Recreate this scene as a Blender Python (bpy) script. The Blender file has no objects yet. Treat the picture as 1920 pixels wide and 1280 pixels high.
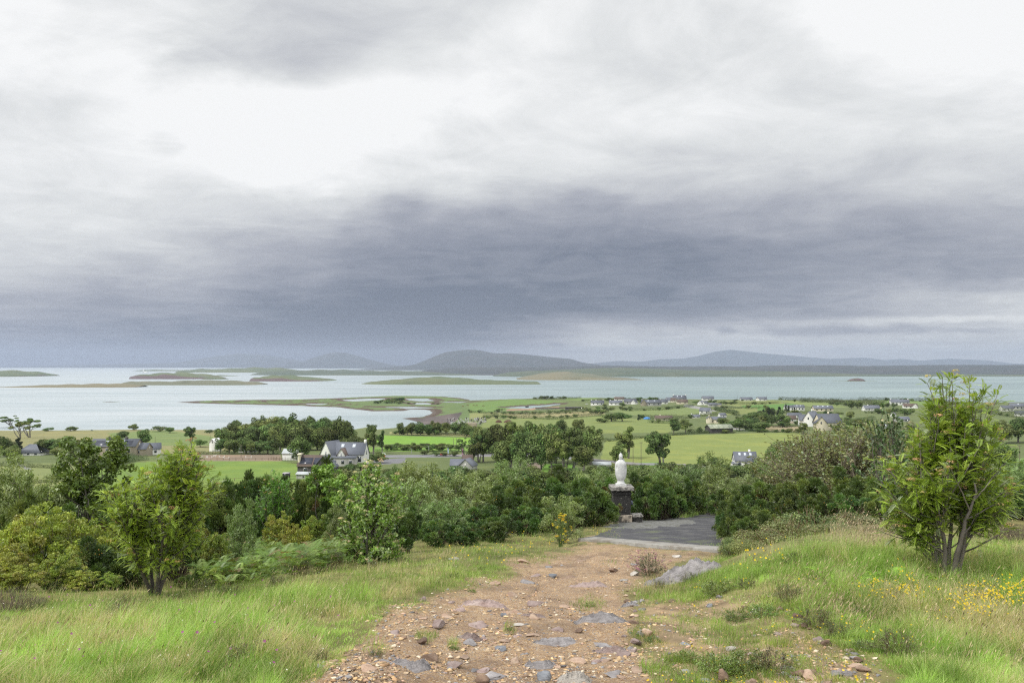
import bpy, math, random
import numpy as np
from mathutils import Vector, Matrix, Euler
C = bpy.context.scene
COL = C.collection
F, CX, CY, EYE = 1493.33, 960.0, 684.0, 80.0     # lens in pixels of the 1920 wide photograph, eye height above the sea
rad = math.radians

# ------------------------------------------------------------------ camera
cam = bpy.data.objects.new('camera', bpy.data.cameras.new('camera')); COL.objects.link(cam)
cam.location = (0, 0, EYE); cam.rotation_euler = (rad(90), 0, 0)
cam.data.lens = 28; cam.data.sensor_width = 36; cam.data.shift_y = 44/1920
cam.data.clip_start = 0.1; cam.data.clip_end = 90000
C.camera = cam

# ------------------------------------------------------------------ exposure, sun
C.view_settings.view_transform = 'Standard'; C.view_settings.look = 'None'
C.view_settings.exposure = 0.0; C.view_settings.gamma = 1.0
C.cycles.use_denoising = False; C.cycles.filter_width = 1.25
C.cycles.max_bounces = 5; C.cycles.diffuse_bounces = 2; C.cycles.glossy_bounces = 2
C.cycles.transmission_bounces = 4; C.cycles.transparent_max_bounces = 8; C.cycles.volume_bounces = 1
SUN_EL, SUN_AZ = rad(52), rad(-118)               # azimuth from +y, clockwise: behind the left shoulder
sl = bpy.data.lights.new('sun', 'SUN'); sl.energy = 2.6; sl.angle = rad(4); sl.color = (1, .965, .9)
so = bpy.data.objects.new('sun', sl); COL.objects.link(so)
sd = Vector((math.sin(SUN_AZ)*math.cos(SUN_EL), math.cos(SUN_AZ)*math.cos(SUN_EL), math.sin(SUN_EL)))
so.rotation_euler = (-sd).to_track_quat('-Z', 'Y').to_euler(); so.location = (0, 0, 300)

# ------------------------------------------------------------------ world: overcast sky as a function of direction
W = bpy.data.worlds.new('World'); C.world = W; W.use_nodes = True
nt = W.node_tree; nt.nodes.clear()
class NB:
    def __init__(s, nt): s.nt = nt
    def n(s, t, **k):
        nd = s.nt.nodes.new(t)
        for a, b in k.items(): setattr(nd, a, b)
        return nd
    def put(s, sock, v):
        if isinstance(v, bpy.types.NodeSocket): s.nt.links.new(v, sock)
        elif v is not None: sock.default_value = v
    def m(s, op, a, b=None, c=None, clamp=False):
        nd = s.n('ShaderNodeMath', operation=op, use_clamp=clamp)
        s.put(nd.inputs[0], a); s.put(nd.inputs[1], b); s.put(nd.inputs[2], c); return nd.outputs[0]
    def v(s, op, a, b=None):
        nd = s.n('ShaderNodeVectorMath', operation=op)
        s.put(nd.inputs[0], a); s.put(nd.inputs[1], b)
        return nd.outputs['Value'] if op in ('LENGTH', 'DOT_PRODUCT') else nd.outputs[0]
    def noise(s, vec, scale, detail=4, rough=.55, dist=0., color=False):
        nd = s.n('ShaderNodeTexNoise'); s.put(nd.inputs['Vector'], vec)
        nd.inputs['Scale'].default_value = scale; nd.inputs['Detail'].default_value = detail
        nd.inputs['Roughness'].default_value = rough; nd.inputs['Distortion'].default_value = dist
        return nd.outputs['Color' if color else 'Fac']
    def rng(s, x, a, b, c=0., d=1., kind='SMOOTHSTEP'):
        nd = s.n('ShaderNodeMapRange', interpolation_type=kind)
        s.put(nd.inputs[0], x)
        for i, q in enumerate((a, b, c, d)): nd.inputs[i+1].default_value = q
        return nd.outputs[0]
    def ramp(s, x, stops, kind='LINEAR'):
        nd = s.n('ShaderNodeValToRGB'); s.put(nd.inputs[0], x); e = nd.color_ramp.elements
        nd.color_ramp.interpolation = kind
        while len(e) < len(stops): e.new(.5)
        for q, (p, c) in zip(e, stops): q.position = p; q.color = (*c, 1)
        return nd.outputs[0]
    def mix(s, f, a, b, t='MIX'):
        nd = s.n('ShaderNodeMix', data_type='RGBA', blend_type=t)
        s.put(nd.inputs[0], f)
        s.put(nd.inputs[6], a if not isinstance(a, tuple) else (*a, 1)); s.put(nd.inputs[7], b if not isinstance(b, tuple) else (*b, 1))
        return nd.outputs[2]
b = NB(nt)
SKY = {   # brightness (0-255) of the cloud cover by direction, read off at 1920-pixel positions
 0:   [(-500,235),(0,240),(300,226),(600,203),(830,210),(1100,230),(1400,226),(1700,254),(1920,255),(2400,240)],
 100: [(-500,235),(0,238),(250,243),(400,206),(560,200),(720,214),(900,236),(1200,221),(1500,222),(1800,247),(2300,240)],
 200: [(-500,230),(100,228),(400,254),(620,252),(860,244),(1100,231),(1400,226),(1700,226),(1920,228),(2300,225)],
 300: [(-500,225),(100,226),(330,240),(520,256),(750,230),(1000,222),(1300,209),(1600,205),(1920,202),(2300,200)],
 400: [(-500,220),(0,226),(300,222),(560,206),(760,172),(1000,166),(1250,171),(1550,175),(1920,182),(2300,190)],
 490: [(-500,205),(0,208),(300,198),(560,170),(800,150),(1050,144),(1300,147),(1600,155),(1920,170),(2300,185)],
 575: [(-500,172),(0,178),(300,160),(600,132),(900,128),(1200,140),(1500,162),(1750,194),(1920,208),(2300,200)],
 630: [(-500,150),(0,152),(300,134),(600,114),(800,116),(950,154),(1120,200),(1300,207),(1600,207),(1920,208),(2300,200)],
 675: [(-500,130),(0,130),(300,112),(600,108),(770,118),(930,172),(1100,208),(1500,205),(1920,205),(2300,200)]}
def dirc(px, py): return math.atan((px-CX)/F), (CY-py)/F
tc = b.n('ShaderNodeTexCoord').outputs['Generated']
sx = b.n('ShaderNodeSeparateXYZ'); b.put(sx.inputs[0], tc); X, Y, Z = sx.outputs
hor = b.m('SQRT', b.m('ADD', b.m('MULTIPLY', X, X), b.m('MULTIPLY', Y, Y)))
v0 = b.m('DIVIDE', Z, b.m('MAXIMUM', b.m('MAXIMUM', Y, b.m('MULTIPLY', hor, .4)), .03)); az = b.m('ARCTAN2', X, Y)
zz = b.m('ADD', b.m('MAXIMUM', Z, 0.), .085)
cp = b.n('ShaderNodeCombineXYZ'); b.put(cp.inputs[0], b.m('DIVIDE', X, zz)); b.put(cp.inputs[1], b.m('DIVIDE', Y, zz)); cp = cp.outputs[0]
uv = b.n('ShaderNodeCombineXYZ'); b.put(uv.inputs[0], az); b.put(uv.inputs[1], b.m('MULTIPLY', v0, 2.4)); uvn = uv.outputs[0]
w1 = b.v('SUBTRACT', b.noise(uvn, 3.2, 6, .6, color=True), (.5, .5, .5))
w2 = b.v('SUBTRACT', b.noise(cp, .9, 5, .6, color=True), (.5, .5, .5))
uvr = b.n('ShaderNodeCombineXYZ'); b.put(uvr.inputs[0], az); b.put(uvr.inputs[1], v0)
fade = b.rng(v0, .02, .16)
wv = b.v('ADD', b.v('MULTIPLY', w1, (.26, .10, 0)), b.v('MULTIPLY', w2, (.10, .06, 0)))
fv = b.n('ShaderNodeCombineXYZ')
for i in range(2): b.put(fv.inputs[i], b.m('ADD', b.m('MULTIPLY', fade, .8), .2))
Pw = b.v('ADD', uvr.outputs[0], b.v('MULTIPLY', wv, fv.outputs[0]))
sp = b.n('ShaderNodeSeparateXYZ'); b.put(sp.inputs[0], Pw); un, vn = b.m('MULTIPLY_ADD', sp.outputs[0], 1/1.8, .5), sp.outputs[1]
acc = None; last = None
for py in sorted(SKY, reverse=True):
    r_ = b.ramp(un, [(dirc(px, 0)[0]/1.8+.5, (q/255,)*3) for px, q in [(a_, min(262, q_+(7 if py < 350 else 2))) for a_, q_ in SKY[py]]], 'EASE'); vk = (CY-py)/F
    if acc is None: acc = r_
    else: acc = b.mix(b.rng(vn, last, vk, kind='SMOOTHSTEP' if py < 600 else 'LINEAR'), acc, r_)
    last = vk
acc = b.mix(b.rng(vn, last, last+.35), acc, (.93, .93, .93))
acc = b.m('ADD', acc, 0.)
n3 = b.m('SUBTRACT', b.noise(cp, 2.3, 9, .66, .8), .5)
n4 = b.m('SUBTRACT', b.noise(b.v('MULTIPLY', uvn, (1., .8, 1.)), 5.5, 8, .6, .6), .5)
n5 = b.m('SUBTRACT', b.noise(b.v('MULTIPLY', uvr.outputs[0], (3., 34., 1.)), 2.6, 5, .55), .5)  # thin level bars low down
low = b.rng(v0, .06, .36, 1., 0.)
acc = b.m('ADD', acc, b.m('ADD', b.m('MULTIPLY', n3, .17), b.m('ADD', b.m('MULTIPLY', n4, .20), b.m('MULTIPLY', b.m('MULTIPLY', n5, low), .07))))
# small dark scud clouds and the bright gap under the cloud deck on the right
def smudge(acc, px, py, w, h, amp, sc=9.):
    u_, v_ = dirc(px, py)
    q = b.v('ADD', uvr.outputs[0], b.v('MULTIPLY', b.v('SUBTRACT', b.noise(uvn, sc*3, 4, .6, color=True), (.5, .5, .5)), (.03, .012, 0)))
    mp = b.n('ShaderNodeMapping', vector_type='TEXTURE'); b.put(mp.inputs[0], q)
    mp.inputs['Location'].default_value = (u_, v_, 0); mp.inputs['Scale'].default_value = (w/F, h/F, 1)
    return b.m('ADD', acc, b.rng(b.v('LENGTH', mp.outputs[0]), .2, 1., amp, 0.))
for s_ in ((1520,622,150,14,-.10),(1700,618,60,14,-.10),(1365,620,26,10,-.11),(1620,616,60,10,-.09),(1820,620,90,9,-.08),(1045,645,34,6,-.07),(1250,626,40,6,-.05),
           (1780,598,260,10,.10),(1560,604,200,8,.05),(1120,640,160,14,.04),(315,272,56,40,-.07),(650,228,40,14,-.05),(150,200,90,40,-.03)): acc = smudge(acc, *s_)
acc = b.m('MULTIPLY_ADD', acc, 1.13, -.098)
skyc = b.ramp(acc, [(0., (.10,.12,.19)), (.50, (.165,.19,.255)), (.60, (.29,.31,.375)), (.70, (.43,.445,.50)), (.80, (.595,.61,.64)), (.90, (.785,.80,.805)), (1., (.985,.99,.99))])
boost = b.m('MULTIPLY', b.rng(v0, .48, 1.6, 1., 1.75), 1.)
ns = b.n('ShaderNodeTexSky', sky_type='NISHITA', sun_disc=False); ns.sun_elevation = SUN_EL; ns.sun_rotation = SUN_AZ
nb_ = b.mix(1., ns.outputs[0], (.1, .1, .1), 'MULTIPLY')
skyf = b.mix(.96, nb_, b.v('MULTIPLY', skyc, (1, 1, 1)))
cb = b.n('ShaderNodeCombineXYZ')
for i in range(3): b.put(cb.inputs[i], boost)
skyf = b.v('MULTIPLY', b.v('MULTIPLY', skyf, cb.outputs[0]), (10, 10, 10))
ground_ = b.rng(v0, -.03, -.005)
skyf = b.mix(ground_, (1.5, 1.6, 1.6), skyf)
bg = b.n('ShaderNodeBackground'); b.put(bg.inputs[0], skyf); bg.inputs[1].default_value = .1
wo = b.n('ShaderNodeOutputWorld'); nt.links.new(bg.outputs[0], wo.inputs[0])
W.cycles.sampling_method = 'MANUAL'; W.cycles.sample_map_resolution = 512

# ------------------------------------------------------------------ numeric helpers
R0 = np.random.default_rng(7)
def vnoise(x, y, seed=0):
    xi = np.floor(x).astype(np.int64); yi = np.floor(y).astype(np.int64); fx = x-xi; fy = y-yi
    fx = fx*fx*(3-2*fx); fy = fy*fy*(3-2*fy)
    def h(i, j):
        n = (i*374761393 + j*668265263 + seed*1442695041) & 0x7fffffff
        n = ((n ^ (n >> 13))*1274126177) & 0x7fffffff
        return ((n ^ (n >> 16)) & 0xffff)/65535.0
    return (h(xi, yi)*(1-fx)+h(xi+1, yi)*fx)*(1-fy)+(h(xi, yi+1)*(1-fx)+h(xi+1, yi+1)*fx)*fy
def fbm(x, y, oct=4, seed=0):
    s = np.zeros_like(x, dtype=float); a = .5
    for i in range(oct): s += a*(vnoise(x*2**i+i*17.3, y*2**i-i*9.1, seed+i)-.5)*2; a *= .5
    return s
def sstep(a, b_, x): t = np.clip((x-a)/(b_-a), 0, 1); return t*t*(3-2*t)
def sdpoly(x, y, poly):           # signed distance, positive inside
    d = np.full(x.shape, 1e18); ins = np.zeros(x.shape, bool); n = len(poly)
    for i in range(n):
        x0, y0 = poly[i]; x1, y1 = poly[(i+1) % n]; ex, ey = x1-x0, y1-y0
        t = np.clip(((x-x0)*ex+(y-y0)*ey)/(ex*ex+ey*ey+1e-12), 0, 1)
        d = np.minimum(d, (x-x0-t*ex)**2+(y-y0-t*ey)**2)
        if y0 != y1:
            c = ((y0 <= y) & (y1 > y)) | ((y1 <= y) & (y0 > y))
            xc = x0+(y-y0)*ex/(y1-y0); ins ^= c & (x < xc)
    return np.where(ins, 1, -1)*np.sqrt(d)
def sea(px, py): D = EYE*F/(py-CY); return ((px-CX)/F*D, D)     # a point of the sea seen at px, py

LAND = [(-1400,812),(-300,811),(420,812),(560,812),(680,812),(742,808),(790,800),(800,797),(790,793),(772,788),(752,784),(790,781.5),(812,775),
 (808,769),(795,767.5),(770,767),(755,770),(700,770.5),(662,767),(640,763.5),(600,762),(560,760.3),(480,758.5),(400,756.5),(325,754.3),(370,751.5),
 (440,749.8),(560,748.6),(640,746),(680,744),(740,741.8),(830,743),(860,746),(888,750.5),(960,748.5),(1040,746.5),(1200,749),(1300,751),(1430,752),
 (1640,752),(1730,754),(1765,756.5),(1830,759),(3000,765),(3600,1800),(-2400,1800)]
PONDS = [[(645,749.5),(690,747),(728,746.3),(715,750),(660,752.5),(646,751)],[(757,747),(798,747),(818,751),(792,753),(768,750)],[(766,755),(806,755),(808,758.3),(778,758.5)],
 [(700,763),(780,762.5),(812,764.5),(760,766.4),(745,764.5)],[(826,753.6),(880,753),(862,754.8)],[(948,764.5),(990,761),(1052,756.5),(1054,758.5),(1010,763.5),(985,766.5),(965,766)],
 [(570,756.6),(616,757),(600,758.6),(576,758)]]
LANDW = [sea(*p) for p in LAND]; PONDW = [[sea(*p) for p in q] for q in PONDS]
def profile(x, y):
    yl = [-60, 0, 230, 300, 400, 700, 960, 1100]
    zn = lambda yy: 78.3-.158*yy
    l = np.interp(y, yl, [zn(-60), zn(0), zn(230), 36.4, 31.2, 15., 2.5, 1.])
    c = np.interp(y, [-60, 0, 230, 300, 400, 930, 1300, 2200], [zn(-60), zn(0), zn(230), 36.4, 31.2, 14., 2.2, 1.6])
    r = np.interp(y, [-60, 0, 230, 300, 400, 1316, 1700, 2200], [zn(-60), zn(0), zn(230), 36.4, 31.5, 13., 5.5, 3.])
    px = CX+F*x/np.maximum(y, 3)
    return l+(c-l)*sstep(640, 760, px)+(r-c)*sstep(1010, 1140, px)
def shore_sd(x, y):
    s = sdpoly(x, y, LANDW)
    for q in PONDW: s = np.minimum(s, -sdpoly(x, y, q))
    return s
def height(x, y, fine=True):
    x = np.asarray(x, float); y = np.asarray(y, float)
    z = profile(x, y)
    px = CX+F*x/np.maximum(y, 3)
    # right bank, left hollow
    kk = sstep(14, 20, y); xe = (2.0+.02*y)*(1-kk)+(.268*y+.5)*kk
    z = z+np.where(y < 80, .75*sstep(0, 3.2, x-xe)*sstep(7.5, 13, y)*(1-sstep(38, 60, y)), 0)
    xl = -2.6-.1*(y-7)*(y < 16)+(y >= 16)*(-.9+(y-16)*.11)
    z = z-.55*sstep(.6, 3.5, xl-x)*sstep(13.5, 17, y)*(1-sstep(60, 110, y))
    z = z+.14*sstep(2.2, 1.0, np.abs(x-(-2.3)-.0*y))*sstep(5, 8, y)*(1-sstep(12, 18, y))
    mid = sstep(150, 300, y)
    z = z+mid*fbm(x/140, y/160, 3, 3)*3.0*(1-sstep(800, 1200, y))
    if fine:
        near = 1-sstep(40, 70, y)
        rut = np.exp(-(fbm(x*.9+1.3, y*.35, 3, 66)/.09)**2)*(np.abs(x+.3) < 2.6); z = z-near*.055*rut
        z = z+near*(fbm(x/1.7, y/1.7, 3, 11)*.11+fbm(x/.42, y/.6, 3, 12)*.05)
    far = y > 700
    if np.any(far):
        s = np.full(x.shape, 1e3); s[far] = shore_sd(x[far], y[far])
        s = s+fbm(x/30, y/45, 3, 5)*10*sstep(1000, 1400, y)
        spit = (1-sstep(870, 960, px))*sstep(1000, 1100, y)
        cap = np.where(s > 0, np.where(px < 700, .35, .12)*s*(1-spit)+spit*np.minimum(s*.05, 1.7), np.maximum(s*.05, -3))
        z = np.where(far, np.minimum(z, cap), z)
    return z
def H1(x, y): return float(height(np.array([x]), np.array([y]))[0])
_D = np.concatenate([np.arange(5, 60, .1), np.arange(60, 400, .8), np.arange(400, 2300, 3.)])
def hit(px, py):                  # where the line of sight through px, py meets the ground
    t = (px-CX)/F; z = height(t*_D, _D, False); ray = EYE-(py-CY)/F*_D
    i = int(np.argmax(ray < z)); 
    if i == 0: i = len(_D)-1
    D = _D[i]; return t*D, D, H1(t*D, D)
def atD(px, D): x = (px-CX)/F*D; return x, D, H1(x, D)

# ------------------------------------------------------------------ mesh helpers
class MB:
    def __init__(s): s.V = []; s.Q = []; s.T = []; s.c = []; s.n = 0
    def add(s, V, Q=None, T=None, col=None):
        V = np.asarray(V, float).reshape(-1, 3); s.V.append(V)
        if Q is not None and len(Q): s.Q.append(np.asarray(Q)+s.n)
        if T is not None and len(T): s.T.append(np.asarray(T)+s.n)
        if col is None: col = (1, 1, 1)
        col = np.asarray(col, float)
        s.c.append(np.broadcast_to(col, (len(V), 3)) if col.ndim < 2 else col); s.n += len(V); return s
    def box(s, x0, x1, y0, y1, z0, z1, M=None, col=None):
        V = np.array([(x, y, z) for z in (z0, z1) for y in (y0, y1) for x in (x0, x1)], float)
        if M is not None: V = np.array([M @ Vector(q) for q in V])
        return s.add(V, [(0,2,3,1),(4,5,7,6),(0,1,5,4),(2,6,7,3),(0,4,6,2),(1,3,7,5)], col=col)
    def tube(s, pts, rs, k=5, col=None, cap=True):
        pts = np.asarray(pts, float); n = len(pts); rs = np.broadcast_to(rs, (n,))
        d = np.gradient(pts, axis=0); d /= np.linalg.norm(d, axis=1)[:, None]+1e-9
        up = np.where(np.abs(d[:, 2:3]) > .9, np.array([[1., 0, 0]]), np.array([[0, 0, 1.]]))
        a = np.cross(d, up); a /= np.linalg.norm(a, axis=1)[:, None]+1e-9; c = np.cross(d, a)
        th = np.arange(k)*2*math.pi/k
        V = (pts[:, None]+rs[:, None, None]*(np.cos(th)[None, :, None]*a[:, None]+np.sin(th)[None, :, None]*c[:, None])).reshape(-1, 3)
        i = np.arange(n-1)[:, None]*k; j = np.arange(k)[None]; j2 = (j+1) % k
        Q = np.stack([i+j, i+j2, i+k+j2, i+k+j], -1).reshape(-1, 4)
        s.add(V, Q, col=col)
        return s
    def lathe(s, prof, k=16, cx=0, cy=0, col=None):       # prof rows: z, rx, ry, (dy)
        V = []; 
        for p in prof:
            for i in range(k):
                a = 2*math.pi*i/k; V.append((cx+p[1]*math.cos(a), cy+(p[3] if len(p) > 3 else 0)+p[2]*math.sin(a), p[0]))
        Q = [(r*k+i, r*k+(i+1) % k, (r+1)*k+(i+1) % k, (r+1)*k+i) for r in range(len(prof)-1) for i in range(k)]
        m = len(V); V.append((cx, cy, prof[0][0])); V.append((cx, cy+(prof[-1][3] if len(prof[-1]) > 3 else 0), prof[-1][0]))
        T = [(m, (i+1) % k, i) for i in range(k)]+[(m+1, (len(prof)-1)*k+i, (len(prof)-1)*k+(i+1) % k) for i in range(k)]
        return s.add(V, Q, T, col=col)
    def mesh(s, name, mat, smooth=False):
        me = bpy.data.meshes.new(name)
        V = np.concatenate(s.V); Q = np.concatenate(s.Q) if s.Q else np.zeros((0, 4), int); T = np.concatenate(s.T) if s.T else np.zeros((0, 3), int)
        me.vertices.add(len(V)); me.vertices.foreach_set('co', V.ravel())
        L = np.concatenate([Q.ravel(), T.ravel()]); me.loops.add(len(L)); me.loops.foreach_set('vertex_index', L.astype(np.int32))
        tot = np.concatenate([np.full(len(Q), 4), np.full(len(T), 3)]); st = np.concatenate([[0], np.cumsum(tot)[:-1]])
        me.polygons.add(len(tot)); me.polygons.foreach_set('loop_start', st.astype(np.int32)); me.polygons.foreach_set('loop_total', tot.astype(np.int32))
        at = me.attributes.new('tint', 'FLOAT_COLOR', 'POINT')
        cc = np.concatenate(s.c); at.data.foreach_set('color', np.concatenate([cc, np.ones((len(cc), 1))], 1).ravel())
        if smooth: me.polygons.foreach_set('use_smooth', np.ones(len(tot), bool))
        me.materials.append(mat); me.update(calc_edges=True); me.validate(); return me
def put(name, me, parent=None, loc=(0, 0, 0), rz=0., sc=(1, 1, 1)):
    o = bpy.data.objects.new(name, me); COL.objects.link(o); o.parent = parent
    o.location = loc; o.rotation_euler = (0, 0, rz); o.scale = sc if hasattr(sc, '__len__') else (sc,)*3
    return o
def tag(o, label=None, cat=None, group=None, kind=None):
    if label: o['label'] = label
    if cat: o['category'] = cat
    if group: o['group'] = group
    if kind: o['kind'] = kind
    return o
def copy_tree(o, parent=None):
    c = o.copy(); COL.objects.link(c); c.parent = parent
    for ch in o.children: copy_tree(ch, c)
    return c

# ------------------------------------------------------------------ materials
M = {}
def mat(name, col, rough=.8, var=.12, scale=3., bump=0., bscale=20., spec=.3, attr=False, objvar=0., trans=0., metal=0., col2=None, hue=0.):
    m = bpy.data.materials.new(name); m.use_nodes = True; t = m.node_tree; q = NB(t)
    bs = t.nodes['Principled BSDF']; out = t.nodes['Material Output']
    pos = q.n('ShaderNodeNewGeometry').outputs['Position'] if scale < 0 else q.n('ShaderNodeTexCoord').outputs['Object']
    base = col
    if attr: base = q.n('ShaderNodeAttribute', attribute_name='tint').outputs[0]
    nz = q.noise(pos, abs(scale), 5, .6)
    if col2: base = q.mix(q.rng(nz, .4, .62), base, col2)
    f = q.m('ADD', 1-var, q.m('MULTIPLY', nz, 2*var))
    if objvar:
        rnd = q.n('ShaderNodeObjectInfo').outputs['Random']
        f = q.m('MULTIPLY', f, q.m('ADD', 1-objvar, q.m('MULTIPLY', rnd, 2*objvar)))
    cv = q.n('ShaderNodeCombineXYZ')
    for i in range(3): q.put(cv.inputs[i], f)
    c = q.mix(1., base, cv.outputs[0], 'MULTIPLY')
    if hue:
        hs = q.n('ShaderNodeHueSaturation'); rnd = q.n('ShaderNodeObjectInfo').outputs['Random']
        q.put(hs.inputs['Hue'], q.m('ADD', .5-hue, q.m('MULTIPLY', q.m('FRACT', q.m('MULTIPLY', rnd, 7.31)), 2*hue))); q.put(hs.inputs['Color'], c); c = hs.outputs[0]
    q.put(bs.inputs['Base Color'], c); bs.inputs['Roughness'].default_value = rough
    bs.inputs['Specular IOR Level'].default_value = spec; bs.inputs['Metallic'].default_value = metal
    if bump:
        bn = q.n('ShaderNodeBump'); bn.inputs['Strength'].default_value = 1.; bn.inputs['Distance'].default_value = bump
        q.put(bn.inputs['Height'], q.noise(pos, bscale, 6, .65)); q.put(bs.inputs['Normal'], bn.outputs[0])
    if trans:
        tr = q.n('ShaderNodeBsdfTranslucent'); q.put(tr.inputs[0], q.mix(1., c, (1.25, 1.2, .7), 'MULTIPLY'))
        mx = q.n('ShaderNodeMixShader'); mx.inputs[0].default_value = trans
        t.links.new(bs.outputs[0], mx.inputs[1]); t.links.new(tr.outputs[0], mx.inputs[2]); t.links.new(mx.outputs[0], out.inputs[0])
    M[name] = m; return m
mat('leaf', (1,1,1), .42, .10, 2., attr=True, trans=.30, spec=.5, objvar=.26, hue=.022)
mat('leaf_far', (1,1,1), .7, .16, .35, attr=True, trans=.2, spec=.2, objvar=.32, hue=.03)
mat('grass', (1,1,1), .6, .10, -1.3, attr=True, trans=.35, spec=.3)
mat('petal', (1,1,1), .6, .05, 3., attr=True, trans=.25)
mat('bark', (.13,.115,.10), .9, .3, 6., bump=.01, bscale=25, col2=(.26,.25,.23))
mat('twig', (.16,.11,.08), .9, .25, 6., attr=True)
mat('white_wall', (.78,.78,.75), .85, .04, .6, objvar=.05)
mat('cream_wall', (.66,.60,.46), .85, .05, .6, objvar=.06)
mat('grey_wall', (.40,.40,.38), .85, .08, .6)
mat('stone_wall', (.33,.29,.22), .9, .25, 2.5, bump=.03, bscale=6)
mat('dark_wall', (.075,.07,.07), .9, .2, 2.)
mat('slate', (.105,.115,.14), .55, .16, 1.2, objvar=.18, spec=.4)
mat('brown_tile', (.115,.085,.07), .75, .15, 1.2)
mat('tin', (.42,.45,.46), .5, .15, .8)
mat('rust_tin', (.20,.23,.17), .7, .25, .6, col2=(.32,.34,.25))
mat('glass', (.035,.045,.055), .12, .1, 1., spec=.6)
mat('skylight', (.55,.6,.66), .15, .05, 1., spec=.6)
mat('solar', (.02,.025,.045), .25, .1, 1., spec=.6)
mat('wood', (.14,.105,.07), .85, .25, 4.)
mat('pole_wood', (.17,.14,.11), .9, .2, 3.)
mat('metal_grey', (.32,.33,.34), .5, .1, 3.)
mat('tyre', (.02,.02,.02), .8, .1, 3.)
mat('paint', (1,1,1), .35, .04, 2., attr=True, spec=.5)
mat('cloth', (1,1,1), .8, .06, 2., attr=True)
mat('hide', (.62,.60,.55), .85, .12, 3.)
mat('statue_white', (.66,.665,.655), .75, .12, 5., bump=.012, bscale=22, col2=(.56,.565,.56))
mat('white_rail', (.75,.74,.70), .7, .06, 3.)
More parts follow.
